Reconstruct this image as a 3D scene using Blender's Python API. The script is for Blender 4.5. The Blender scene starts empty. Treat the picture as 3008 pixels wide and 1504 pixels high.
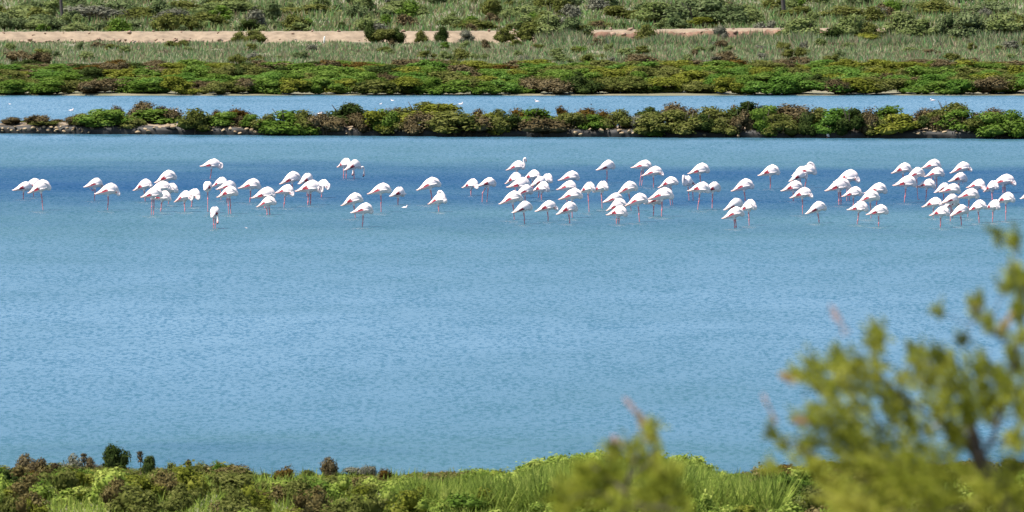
import bpy, bmesh, math, random
import numpy as np
from mathutils import Vector, Matrix

S = bpy.context.scene
COL = S.collection
rnd = random.Random(7)
R = np.random.default_rng(7)
PI = math.pi

# ------------------------------------------------------------------ camera
H, F_PX, W_PX, H_PX = 15.0, 38000.0, 3008.0, 1504.0
YH = -595.0                                   # photo row of the horizon (above the frame)
PITCH = math.atan((752 - YH) / F_PX)
cam = bpy.data.cameras.new('camera')
cam.sensor_width = 36.0
cam.lens = F_PX / W_PX * 36.0
cam.clip_start, cam.clip_end = 1.0, 6000.0
cam.dof.use_dof = True
cam.dof.focus_distance = 500.0
cam.dof.aperture_fstop = 9.0
cam_o = bpy.data.objects.new('camera', cam)
cam_o.location = (0, 0, H)
cam_o.rotation_euler = (PI / 2 - PITCH, 0, 0)
COL.objects.link(cam_o)
S.camera = cam_o

# ------------------------------------------------------------------ light
SUN = Vector((-0.45, -0.14, 0.88)).normalized()
w = bpy.data.worlds.new('World'); S.world = w; w.use_nodes = True
nt = w.node_tree
sky = nt.nodes.new('ShaderNodeTexSky'); sky.sky_type = 'NISHITA'; sky.sun_disc = False
sky.sun_elevation = math.asin(SUN.z); sky.sun_rotation = math.atan2(SUN.x, SUN.y)
sky.air_density = 1.0; sky.dust_density = 0.6; sky.ozone_density = 1.15
bg = nt.nodes['Background']; bg.inputs['Strength'].default_value = 0.095
nt.links.new(sky.outputs[0], bg.inputs[0])
sl = bpy.data.lights.new('sun', 'SUN'); sl.energy = 5.0; sl.angle = math.radians(0.5); sl.color = (1.0, 0.955, 0.88)
so = bpy.data.objects.new('sun', sl); so.rotation_euler = SUN.to_track_quat('Z', 'Y').to_euler(); COL.objects.link(so)
so.location = (-60, 300, 120)
S.view_settings.view_transform = 'Standard'; S.view_settings.look = 'None'
S.view_settings.gamma = 1.0; S.view_settings.use_curve_mapping = False
S.view_settings.exposure = 1.08

# ------------------------------------------------------------------ helpers
FWD = np.array([0, math.cos(PITCH), -math.sin(PITCH)]); UPV = np.array([0, math.sin(PITCH), math.cos(PITCH)])
def ray(px, py):
    d = FWD * F_PX + np.array([1., 0, 0]) * (px - 1504) + UPV * (752 - py)
    return d / d[1]
def on_z(px, py, z=0.0):                      # the place on the level z seen at a photo pixel
    d = ray(px, py); t = (z - H) / d[2]
    return np.array([0, 0, H]) + d * t
def at_y(px, py, y):                          # the place at distance y seen at a photo pixel
    return np.array([0, 0, H]) + ray(px, py) * y
def mpp(y): return y / F_PX                   # metres per photo pixel

def tag(o, label=None, cat=None, group=None, kind=None):
    if label: o['label'] = label
    if cat: o['category'] = cat
    if group: o['group'] = group
    if kind: o['kind'] = kind
    return o

def mesh_from(name, pieces, mats, smooth=False):
    """pieces: list of (V, F, material index or array)"""
    Vs, loops, starts, totals, mi = [], [], [], [], []
    off = 0; ls = 0
    for V, F, m in pieces:
        V = np.asarray(V, np.float32); F = np.asarray(F, np.int64)
        if len(F) == 0: continue
        Vs.append(V); k = F.shape[1]; n = F.shape[0]
        loops.append((F + off).ravel()); starts.append(ls + np.arange(n) * k); totals.append(np.full(n, k))
        mi.append(np.full(n, m) if np.isscalar(m) else np.asarray(m))
        off += len(V); ls += n * k
    V = np.concatenate(Vs); L = np.concatenate(loops); st = np.concatenate(starts); tt = np.concatenate(totals); mi = np.concatenate(mi)
    me = bpy.data.meshes.new(name)
    me.vertices.add(len(V)); me.vertices.foreach_set('co', V.ravel())
    me.loops.add(len(L)); me.loops.foreach_set('vertex_index', L.astype(np.int32))
    me.polygons.add(len(st)); me.polygons.foreach_set('loop_start', st.astype(np.int32)); me.polygons.foreach_set('loop_total', tt.astype(np.int32))
    for m in mats: me.materials.append(m)
    me.polygons.foreach_set('material_index', mi.astype(np.int32))
    if smooth: me.polygons.foreach_set('use_smooth', np.ones(len(st), bool))
    me.update(calc_edges=True); me.validate()
    return me

def link(name, me, parent=None, loc=None, rot=None, scale=None):
    o = bpy.data.objects.new(name, me); COL.objects.link(o)
    if parent: o.parent = parent
    if loc is not None: o.location = loc
    if rot is not None: o.rotation_euler = rot
    if scale is not None: o.scale = scale
    return o

def ico(sub):
    bm = bmesh.new(); bmesh.ops.create_icosphere(bm, subdivisions=sub, radius=1.0)
    V = np.array([v.co[:] for v in bm.verts]); F = np.array([[v.index for v in f.verts] for f in bm.faces]); bm.free()
    return V, F
ICO1, ICO2, ICO3 = ico(1), ico(2), ico(3)

def tube(P, rad, n=6, ysc=1.0):
    P = np.asarray(P, float); m = len(P); rad = np.asarray(rad, float)
    T = np.gradient(P, axis=0); T /= np.linalg.norm(T, axis=1)[:, None] + 1e-9
    V = []
    for i in range(m):
        t = T[i]; a = np.array([0, 1., 0]) if abs(t[1]) < .9 else np.array([1., 0, 0])
        u = np.cross(t, a); u /= np.linalg.norm(u); v = np.cross(t, u)
        for j in range(n):
            q = 2 * PI * j / n
            V.append(P[i] + rad[i] * (math.cos(q) * u + math.sin(q) * v * ysc))
    F = [[i * n + j, i * n + (j + 1) % n, (i + 1) * n + (j + 1) % n, (i + 1) * n + j] for i in range(m - 1) for j in range(n)]
    c0, c1 = len(V), len(V) + 1
    V += [P[0] - T[0] * rad[0] * .5, P[-1] + T[-1] * rad[-1] * .5]
    Tn = [[c0, (j + 1) % n, j] for j in range(n)] + [[c1, (m - 1) * n + j, (m - 1) * n + (j + 1) % n] for j in range(n)]
    return np.array(V), np.array(F), np.array(Tn)

def unit(v): return v / (np.linalg.norm(v, axis=-1, keepdims=True) + 1e-9)
def leaves(C, A, ln, wd, rng, nrm=None):
    """rhombic leaves: centres C, long axes A, lengths ln, widths wd"""
    N = len(C); A = unit(A); B = unit(np.cross(A, rng.normal(size=(N, 3)) if nrm is None else nrm))
    ln = np.broadcast_to(ln, N)[:, None]; wd = np.broadcast_to(wd, N)[:, None]
    V = np.stack([C - A * ln / 2, C + B * wd / 2, C + A * ln / 2, C - B * wd / 2], 1).reshape(-1, 3)
    return V, np.arange(N * 4).reshape(N, 4)

# ------------------------------------------------------------------ materials
def new_mat(name):
    m = bpy.data.materials.new(name); m.use_nodes = True; n = m.node_tree.nodes; n.clear()
    return m, n, m.node_tree.links
def ramp(n, stops, interp='LINEAR'):
    r = n.new('ShaderNodeValToRGB'); cr = r.color_ramp; cr.interpolation = interp
    while len(cr.elements) > 1: cr.elements.remove(cr.elements[0])
    for i, (p, c) in enumerate(stops):
        e = cr.elements[0] if i == 0 else cr.elements.new(p)
        e.position = p; e.color = (*c, 1) if len(c) == 3 else c
    return r
def foliage(name, cols, trans=0.35, scale=2.0, objvar=0.25, con=1.0):
    """leaf colours: cols is a list of base colours mixed leaf by leaf and clump by clump"""
    m, n, l = new_mat(name)
    g = n.new('ShaderNodeNewGeometry'); oi = n.new('ShaderNodeObjectInfo')
    tx = n.new('ShaderNodeTexNoise'); tx.inputs['Scale'].default_value = scale; tx.inputs['Detail'].default_value = 2
    l.new(g.outputs['Position'], tx.inputs['Vector'])
    a = n.new('ShaderNodeMath'); a.operation = 'MULTIPLY_ADD'; a.inputs[1].default_value = 0.55; a.inputs[2].default_value = -0.28
    l.new(g.outputs['Random Per Island'], a.inputs[0])
    b = n.new('ShaderNodeMath'); b.operation = 'ADD'; nz = n.new('ShaderNodeMath'); nz.operation = 'MULTIPLY_ADD'; nz.inputs[1].default_value = con; nz.inputs[2].default_value = .5 - .5 * con; l.new(tx.outputs['Fac'], nz.inputs[0])
    l.new(a.outputs[0], b.inputs[0]); l.new(nz.outputs[0], b.inputs[1])
    c = n.new('ShaderNodeMath'); c.operation = 'MULTIPLY_ADD'; c.inputs[1].default_value = objvar; l.new(oi.outputs['Random'], c.inputs[0])
    d = n.new('ShaderNodeMath'); d.operation = 'SUBTRACT'; d.inputs[1].default_value = objvar / 2
    l.new(b.outputs[0], c.inputs[2]); l.new(c.outputs[0], d.inputs[0])
    k = len(cols); r = ramp(n, [(0.15 + 0.7 * i / max(1, k - 1), cols[i]) for i in range(k)])
    l.new(d.outputs[0], r.inputs[0])
    df = n.new('ShaderNodeBsdfDiffuse'); tr = n.new('ShaderNodeBsdfTranslucent'); mx = n.new('ShaderNodeMixShader'); mx.inputs[0].default_value = trans
    l.new(r.outputs[0], df.inputs[0]); l.new(r.outputs[0], tr.inputs[0]); l.new(df.outputs[0], mx.inputs[1]); l.new(tr.outputs[0], mx.inputs[2])
    o = n.new('ShaderNodeOutputMaterial'); l.new(mx.outputs[0], o.inputs[0])
    return m
def surface(name, cols, scale=4.0, rough=0.8, detail=6, bump=0.0, stretch=(1, 1, 1)):
    m, n, l = new_mat(name)
    g = n.new('ShaderNodeNewGeometry'); mp = n.new('ShaderNodeMapping'); mp.inputs['Scale'].default_value = stretch
    l.new(g.outputs['Position'], mp.inputs[0])
    tx = n.new('ShaderNodeTexNoise'); tx.inputs['Scale'].default_value = scale; tx.inputs['Detail'].default_value = detail
    tx.inputs['Roughness'].default_value = .65
    l.new(mp.outputs[0], tx.inputs['Vector'])
    k = len(cols); r = ramp(n, [(0.28 + 0.44 * i / max(1, k - 1), cols[i]) for i in range(k)]); l.new(tx.outputs['Fac'], r.inputs[0])
    p = n.new('ShaderNodeBsdfPrincipled'); p.inputs['Roughness'].default_value = rough
    l.new(r.outputs[0], p.inputs['Base Color'])
    if bump:
        bn = n.new('ShaderNodeBump'); bn.inputs['Strength'].default_value = bump; bn.inputs['Distance'].default_value = .05
        l.new(tx.outputs['Fac'], bn.inputs['Height']); l.new(bn.outputs[0], p.inputs['Normal'])
    o = n.new('ShaderNodeOutputMaterial'); l.new(p.outputs[0], o.inputs[0])
    return m

M = {}
M['green'] = foliage('shrub_green', [(.040, .072, .010), (.090, .150, .022), (.15, .21, .045)])
M['emerald'] = foliage('shrub_emerald', [(.038, .085, .012), (.088, .165, .026), (.14, .225, .05)])
M['yellow'] = foliage('shrub_yellow_green', [(.06, .07, .010), (.135, .150, .020), (.20, .20, .038)])
M['olive'] = foliage('shrub_olive', [(.045, .055, .012), (.105, .115, .028), (.165, .165, .05)])
M['dark'] = foliage('shrub_dark', [(.018, .030, .008), (.040, .060, .015), (.065, .085, .025)])
M['brown'] = foliage('shrub_brown', [(.036, .027, .014), (.085, .064, .030), (.145, .115, .062)], trans=.12)
M['dry'] = foliage('shore_dry', [(.05, .037, .014), (.11, .088, .032), (.17, .14, .06)], trans=.2)
M['rust'] = foliage('shrub_rust', [(.030, .018, .006), (.075, .045, .010), (.12, .08, .02)], trans=.15)
M['grey'] = foliage('shrub_grey', [(.07, .07, .05), (.12, .12, .085), (.17, .165, .12)], trans=.15)
M['tamarisk'] = foliage('tamarisk_leaf', [(.075, .10, .028), (.135, .165, .055), (.195, .22, .085)], trans=.3, scale=1.2)
M['tamarisk_dark'] = foliage('tamarisk_dark_leaf', [(.045, .065, .025), (.085, .11, .042), (.13, .155, .07)], trans=.2, scale=1.2)
M['reed'] = foliage('reed', [(.17, .12, .08), (.27, .22, .14), (.17, .19, .085), (.08, .19, .065), (.20, .23, .11), (.36, .32, .23)], trans=.3, scale=.35, objvar=0)
M['reed_far'] = foliage('reed_far', [(.15, .11, .07), (.19, .175, .08), (.085, .18, .055), (.155, .20, .075), (.27, .24, .15)], trans=.3, scale=.18, objvar=0)
M['grass'] = foliage('shore_grass', [(.085, .125, .022), (.20, .265, .045), (.31, .34, .08)], trans=.35, scale=1.3, objvar=0, con=1.6)
M['near_tamarisk'] = foliage('near_tamarisk_leaf', [(.08, .10, .014), (.28, .31, .035), (.44, .43, .085)], trans=.5, scale=3.2, objvar=0, con=1.9)
M['pink_wisp'] = foliage('flower_wisp', [(.60, .42, .38), (.68, .50, .46)], trans=.3)
M['orange_wisp'] = foliage('seed_wisp', [(.46, .27, .10), (.48, .36, .12)], trans=.3)
M['stem'] = surface('shrub_stem', [(.05, .036, .022), (.10, .078, .05)], 8)
M['bark'] = surface('tamarisk_bark', [(.035, .025, .02), (.075, .055, .042)], 20, stretch=(1, 1, .3))
M['pale_bark'] = surface('weathered_bark', [(.30, .25, .19), (.42, .36, .28)], 20)
M['wood'] = surface('pole_wood', [(.030, .024, .022), (.055, .045, .04)], 6, stretch=(4, 4, .4))
M['rock'] = surface('limestone', [(.12, .075, .035), (.25, .175, .095), (.35, .265, .155)], 3.0, bump=.3)
M['redrock'] = surface('red_stone', [(.12, .07, .045), (.23, .145, .095), (.31, .215, .15)], 3.0, bump=.3)
M['shaded_mud'] = surface('shaded_wet_mud', [(.006, .005, .004), (.012, .010, .007), (.026, .019, .012)], 2.5, rough=.7)  # wet mud, darkened so its colour also carries the shade under overhanging shrubs
M['bankearth'] = surface('dry_earth', [(.115, .080, .046), (.205, .148, .092), (.27, .20, .13)], 1.6, bump=.4, detail=9)
M['redearth'] = surface('red_earth', [(.07, .030, .018), (.17, .085, .05), (.28, .16, .10)], 2.0, bump=.5)
M['ground'] = surface('marsh_ground', [(.06, .07, .025), (.13, .115, .06), (.22, .18, .11)], .35, detail=8)
M['white_paint'] = surface('white_paint', [(.62, .62, .58), (.78, .78, .74)], 5)

def water_mat():
    m, n, l = new_mat('lagoon_water')
    g = n.new('ShaderNodeNewGeometry'); sp = n.new('ShaderNodeSeparateXYZ'); l.new(g.outputs['Position'], sp.inputs[0])
    def noise(scale, stretch, detail=3, rough=.55, off=(0, 0, 0)):
        mp = n.new('ShaderNodeMapping'); mp.inputs['Scale'].default_value = stretch; mp.inputs['Location'].default_value = off
        l.new(g.outputs['Position'], mp.inputs[0])
        t = n.new('ShaderNodeTexNoise'); t.inputs['Scale'].default_value = scale; t.inputs['Detail'].default_value = detail; t.inputs['Roughness'].default_value = rough
        l.new(mp.outputs[0], t.inputs['Vector']); return t
    def math_(op, a, b=None, c=None):
        q = n.new('ShaderNodeMath'); q.operation = op
        for i, v in enumerate((a, b, c)):
            if v is None: continue
            if isinstance(v, (int, float)): q.inputs[i].default_value = v
            else: l.new(v, q.inputs[i])
        return q.outputs[0]
    # wind: cat's-paw bands across the lagoon
    warp = noise(.05, (1.0, .9, 1), 6, .7)
    yy = math_('MULTIPLY_ADD', warp.outputs['Fac'], 40.0, sp.outputs['Y'])
    yy = math_('SUBTRACT', yy, 20.0)
    fac = math_('DIVIDE', math_('SUBTRACT', yy, 270.0), 400.0)
    bands = [(280, .62), (297, .66), (306, .45), (330, .34), (365, .26), (405, .38), (430, .48), (452, .60), (470, .66), (484, .86), (505, .92),
             (515, .90), (533, .62), (545, .52), (560, .50), (568, .34), (575, .22), (600, .25), (650, .30)]
    r = ramp(n, [((y - 270) / 400, (v, v, v)) for y, v in bands]); l.new(fac, r.inputs[0])
    patch = noise(.07, (1.0, .6, 1), 5, off=(31, 7, 0))
    wv = math_('ADD', r.outputs[0], math_('MULTIPLY', math_('SUBTRACT', patch.outputs['Fac'], .5), .55))
    # ripples: facet slopes
    n1 = noise(1.0, (4.2, .75, 1), 5, .72)
    n2 = noise(1.0, (7.5, 1.8, 1), 3, .65, (5, 3, 0))
    n3 = noise(1.0, (.55, .14, 1), 2, .5, (9, 2, 0))
    rip = math_('ADD', math_('MULTIPLY', math_('SUBTRACT', n1.outputs['Fac'], .5), 1.0), math_('MULTIPLY', math_('SUBTRACT', n2.outputs['Fac'], .5), 1.3))
    rip = math_('ADD', rip, math_('MULTIPLY', math_('SUBTRACT', n3.outputs['Fac'], .5), .3))
    amp = math_('MULTIPLY_ADD', wv, .55, .80)
    sy = math_('MULTIPLY', rip, amp)
    tilt = math_('MULTIPLY_ADD', wv, .17, .03)
    ny = math_('MULTIPLY', math_('ADD', math_('MAXIMUM', math_('ADD', sy, .01), 0.0), tilt), -1.0)
    nx = math_('MULTIPLY', math_('SUBTRACT', n2.outputs['Fac'], .5), .25)
    cb = n.new('ShaderNodeCombineXYZ'); l.new(nx, cb.inputs[0]); l.new(ny, cb.inputs[1]); cb.inputs[2].default_value = 1.0
    nv = n.new('ShaderNodeVectorMath'); nv.operation = 'NORMALIZE'; l.new(cb.outputs[0], nv.inputs[0])
    p = n.new('ShaderNodeBsdfPrincipled')
    cr = ramp(n, [(0.2, (.035, .095, .14)), (.6, (.035, .09, .11)), (1.0, (.003, .035, .09))]); l.new(wv, cr.inputs[0])
    l.new(cr.outputs[0], p.inputs['Base Color'])
    l.new(math_('MULTIPLY_ADD', wv, .12, .16), p.inputs['Roughness'])
    p.inputs['IOR'].default_value = 1.333
    l.new(nv.outputs[0], p.inputs['Normal'])
    o = n.new('ShaderNodeOutputMaterial'); l.new(p.outputs[0], o.inputs[0])
    return m
M['water'] = water_mat()

# ------------------------------------------------------------------ ground, water
GY = [-80, -20, 0, 20, 45, 70, 100, 130, 180, 220, 250, 275, 282, 287, 300, 560, 585, 645, 650.6, 651.6, 654, 664, 700, 790, 900, 1000, 1300, 2000, 3500]
GZ = [13.3, 13.2, 13.1, 12.6, 11.2, 9.0, 6.5, 4.4, 1.7, .8, .45, .32, .12, -.2, -.45, -.5, -.5, -.45, -.12, .03, .06, .26, .35, .4, .55, .8, 1.5, 3.5, 9]
def ground_z(y): return float(np.interp(y, GY, GZ))
gx = np.array(sorted(set([-1800, -900, -400, -200, -100, -60] + list(range(-50, 51, 2)) + [60, 100, 200, 400, 900, 1800])), float)
gy = np.array(sorted(set(GY + list(np.arange(0, 300, 5.)) + list(np.arange(640, 1000, 6.)) + [650., 651., 651.3, 652., 652.6, 653.2, 654., 656.])), float)
X, Y = np.meshgrid(gx, gy)
Z = np.interp(Y, GY, GZ)
Z += np.where((Y > 655), .06 * np.sin(X * .31 + Y * .17) + .05 * np.sin(X * .83 - Y * .29), 0)
shore = np.where((Y > 640) & (Y < 660), .03 * np.sin(X * .25) + .03 * np.sin(X * .9 + 1), 0); Z += shore
V = np.stack([X, Y, Z], -1).reshape(-1, 3); nx_, ny_ = len(gx), len(gy)
I = np.arange(nx_ * ny_).reshape(ny_, nx_)
Fq = np.stack([I[:-1, :-1], I[:-1, 1:], I[1:, 1:], I[1:, :-1]], -1).reshape(-1, 4)
tag(link('ground', mesh_from('ground', [(V, Fq, 0)], [M['ground']], True)), kind='structure')
wx, wy0, wy1 = 1600, 278, 654
tag(link('water', mesh_from('water', [([[-wx, wy0, 0], [wx, wy0, 0], [wx, wy1, 0], [-wx, wy1, 0]], [[0, 1, 2, 3]], 0)], [M['water']])), kind='structure')

# ------------------------------------------------------------------ the narrow spit between lagoon and channel
def spit_front(x): return np.interp(x, [-400, -22.6, 0, 22.6, 400], [592, 577.6, 572.2, 568.6, 556])
sx = np.concatenate([np.array([-400, -200, -100, -60, -40]), np.arange(-30, 30.01, .35), np.array([40, 60, 100, 200, 400])])
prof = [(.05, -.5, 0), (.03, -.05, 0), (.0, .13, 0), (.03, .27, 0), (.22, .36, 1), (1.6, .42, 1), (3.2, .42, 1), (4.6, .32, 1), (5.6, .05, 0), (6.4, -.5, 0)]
rows = []
for i, x in enumerate(sx):
    for j, (dy, z, _) in enumerate(prof):
        k = 0 if j in (0, len(prof) - 1) else 1
        rows.append([x, spit_front(x) + dy + (.10 * math.sin(x * 2.1) + .07 * math.sin(x * 5.3) + .05 * math.sin(x * 11.3 + j)), z + k * .04 * math.sin(x * 3.7 + j * 1.3)])
npf = len(prof); I = np.arange(len(sx) * npf).reshape(len(sx), npf)
Fq = np.stack([I[:-1, :-1], I[1:, :-1], I[1:, 1:], I[:-1, 1:]], -1)
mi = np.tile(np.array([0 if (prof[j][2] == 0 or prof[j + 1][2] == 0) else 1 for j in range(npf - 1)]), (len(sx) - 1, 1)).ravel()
spit = tag(link('spit', mesh_from('spit', [(np.array(rows), Fq.reshape(-1, 4), mi)], [M['shaded_mud'], M['bankearth']])), kind='structure')

def rock_mesh(name, seed, mat):
    r = np.random.default_rng(seed); V, Fc = ICO2
    V = V * (1 + .0 * V)
    for _ in range(11):                       # flat broken faces
        d = unit(r.normal(size=3)); h = r.uniform(.38, .75); s = V @ d
        V = V - np.outer(np.maximum(s - h, 0), d)
    V = V + r.normal(scale=.02, size=V.shape)
    return mesh_from(name, [(V, Fc, 0)], [mat])
ROCKS = [rock_mesh('rock', 100 + i, M['rock']) for i in range(7)]
REDROCKS = [rock_mesh('stone', 200 + i, M['redrock']) for i in range(6)]
def rock(px, py, wpx, parent, pool, y, name='rock', flat=.62, dz=0.0):
    s = wpx * mpp(y) / 2 * .92; p = at_y(px, py, y)
    o = link(name, rnd.choice(pool), parent, (p[0], y, p[2] + dz), (rnd.uniform(-.3, .3), rnd.uniform(-.3, .3), rnd.uniform(0, 6.28)), (s * rnd.uniform(.9, 1.2), s * rnd.uniform(.8, 1.1), s * flat * rnd.uniform(.8, 1.25)))
    return o
spit_rocks = []
for x in range(-6, 245, 17): spit_rocks.append((x + rnd.uniform(-4, 4), 377 + rnd.uniform(-5, 5), rnd.uniform(14, 26)))
for x in range(5, 240, 26): spit_rocks.append((x + rnd.uniform(-6, 6), 384 + rnd.uniform(-3, 3), rnd.uniform(10, 18)))
spit_rocks += [(180, 366, 16), (168, 381, 18), (188, 386, 20), (243, 381, 18), (270, 378, 24), (262, 388, 14), (308, 376, 16), (405, 388, 30), (428, 379, 22), (437, 386, 22), (452, 377, 26),
               (470, 375, 24), (492, 370, 34), (510, 372, 26), (585, 380, 20), (596, 386, 18), (615, 374, 22), (628, 376, 24), (622, 384, 14), (655, 382, 22), (676, 379, 26), (690, 387, 18),
               (706, 391, 20), (724, 378, 20), (738, 382, 26), (752, 388, 24), (768, 387, 18), (1005, 381, 26), (1030, 380, 24), (1018, 392, 12), (912, 396, 12), (1165, 381, 24), (1185, 384, 18), (1228, 386, 20),
               (1440, 388, 14), (1430, 397, 12), (1634, 384, 14), (1690, 389, 26), (1706, 394, 20), (1668, 392, 14), (1733, 380, 18), (1768, 384, 30), (1786, 380, 16), (1818, 383, 26), (1826, 391, 22), (1848, 386, 22), (1860, 390, 18),
               (1920, 382, 22), (2086, 384, 22), (2098, 379, 18), (2070, 397, 18), (2168, 399, 22), (2286, 384, 24), (2300, 388, 18), (2560, 388, 14), (2578, 382, 22),
               (2684, 390, 16), (2700, 393, 26), (2716, 388, 18), (2732, 382, 18), (2746, 387, 22), (2776, 388, 26), (2808, 391, 14), (2830, 384, 28), (2846, 388, 18), (2920, 391, 26), (2938, 388, 20), (2966, 392, 14)]
for px, py, wpx in spit_rocks:
    xw = (px - 1504) * mpp(572); y = float(spit_front(xw)) + np.interp(py, [366, 398], [.12, -.22])
    rock(px, py, wpx * .84, spit, ROCKS, y)

# ------------------------------------------------------------------ shrubs
def shrub_pieces(seed, n_leaf=1900, leaf=.075, loose=.12, nblob=9, core=True, spread=.36):
    """a mound of leaf clumps, about one unit wide and one unit tall, standing on z=0"""
    r = np.random.default_rng(seed); blobs = []
    for i in range(nblob):
        a = r.uniform(0, 2 * PI); d = spread * math.sqrt(r.uniform(0, 1)); h = (1 - (d / .5) ** 2)
        rad = r.uniform(.16, .27); z = r.uniform(.16, max(.2, .78 * h))
        blobs.append((np.array([d * math.cos(a), d * math.sin(a), z]), rad * np.array([1.05, 1.05, r.uniform(.8, 1.1)])))
    per = n_leaf // nblob; P = []; N = []
    for c, rad in blobs:
        d = unit(r.normal(size=(per, 3))); d[:, 2] = np.where(d[:, 2] < -.35, -d[:, 2], d[:, 2])
        q = 1 + r.normal(scale=loose, size=(per, 1)) + (r.uniform(size=(per, 1)) < .06) * r.uniform(.1, .5, size=(per, 1)) * np.maximum(d[:, 2:3], 0)
        P.append(c + d * rad * q); N.append(d)
    P = np.concatenate(P); N = np.concatenate(N); keep = P[:, 2] > .01
    P, N = P[keep], N[keep]
    ex = np.percentile(np.abs(P[:, :2]), 97); ez = np.percentile(P[:, 2], 98.5); K = np.array([.5 / ex, .5 / ex, 1 / ez]); P = P * K
    Nn = unit(N + np.array([0, 0, .25]) + r.normal(scale=.45, size=N.shape)); A = unit(np.cross(Nn, r.normal(size=N.shape)))
    s = leaf * r.uniform(.6, 1.35, len(P))
    Vl, Fl = leaves(P, A, s * 1.35, s * .85, r, Nn)
    out = [(Vl, Fl, 0)]
    if core:
        for c, rad in blobs:
            Vc, Fc = ICO1; Vc = c + Vc * rad * .80 * (1 + r.normal(scale=.08, size=(len(Vc), 1)))
            Vc[:, 2] = np.maximum(Vc[:, 2], .0); Vc = Vc * K
            out.append((Vc, Fc, 0))
    return out
def stems_mesh(seed, n=6):
    r = np.random.default_rng(seed); out = []
    for i in range(n):
        a = r.uniform(0, 6.28); b = r.uniform(.15, .38); h = r.uniform(.6, 1.12)
        p = np.array([[.05 * math.cos(a), .05 * math.sin(a), -.12], [b * .45 * math.cos(a), b * .45 * math.sin(a), h * .45], [b * math.cos(a + .4), b * math.sin(a + .4), h]])
        Vt, Fq_, Ft = tube(p, [.032, .018, .007], 5); out += [(Vt, Fq_, 0), (Vt, Ft, 0)]
    return mesh_from('stem', out, [M['stem']])
STEMS = [stems_mesh(300 + i) for i in range(4)]
SHR = {}
def shrub_mesh(kind, i):
    if (kind, i) not in SHR:
        twig = kind in ('brown', 'grey', 'rust')
        SHR[kind, i] = mesh_from('foliage', shrub_pieces(hash_(kind) + i * 17, 1900 if not twig else 1700, .062 if not twig else .055, .10 if not twig else .16), [M[kind]])
    return SHR[kind, i]
def hash_(s): return sum((i + 1) * ord(c) for i, c in enumerate(s)) * 13
WORD = {'green': 'bright green', 'emerald': 'emerald green', 'yellow': 'yellow-green', 'olive': 'olive green', 'dark': 'dark green', 'brown': 'dry brown', 'rust': 'rusty orange', 'grey': 'grey twiggy',
        'tamarisk': 'grey-green', 'tamarisk_dark': 'blackish green'}
ORD = ['first', 'second', 'third', 'fourth', 'fifth', 'sixth', 'seventh', 'eighth', 'ninth', 'tenth', 'eleventh', 'twelfth', 'thirteenth', 'fourteenth', 'fifteenth', 'sixteenth',
       'seventeenth', 'eighteenth', 'nineteenth', 'twentieth', 'twenty-first', 'twenty-second', 'twenty-third', 'twenty-fourth', 'twenty-fifth', 'twenty-sixth', 'twenty-seventh', 'twenty-eighth', 'twenty-ninth', 'thirtieth']
PENDING = {}
def shrub(px, y, width, height, kind, fmt, group, name='shrub', cat='shrub', stem=True, nproto=3, z0=None):
    x = (px - 1504) * mpp(y); z = ground_z(y) if z0 is None else z0
    me = shrub_mesh(kind, rnd.randrange(nproto))
    o = link(name, None, None, (x, y, z - .03), (0, 0, rnd.uniform(0, 6.28)))
    f = link('foliage', me, o, scale=(width * 1.06, width * rnd.uniform(.9, 1.15), height * 1.0))
    if stem: link('stem', rnd.choice(STEMS), o, scale=(width, width, height))
    o['category'] = cat; o['group'] = group
    PENDING.setdefault((fmt, kind), []).append((px, o))
    return o
def finish_labels():
    for (fmt, kind), lst in PENDING.items():
        lst.sort(key=lambda t: t[0])
        for i, (px, o) in enumerate(lst):
            if len(lst) == 1: s = fmt.replace('{n}', 'the only').replace('{k}', WORD[kind])
            else:
                q = 'leftmost' if i == 0 else 'rightmost' if i == len(lst) - 1 else (ORD[i] + ' from left')
                s = fmt.replace('{n}', q).replace('{k}', WORD[kind])
            o['label'] = s
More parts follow.
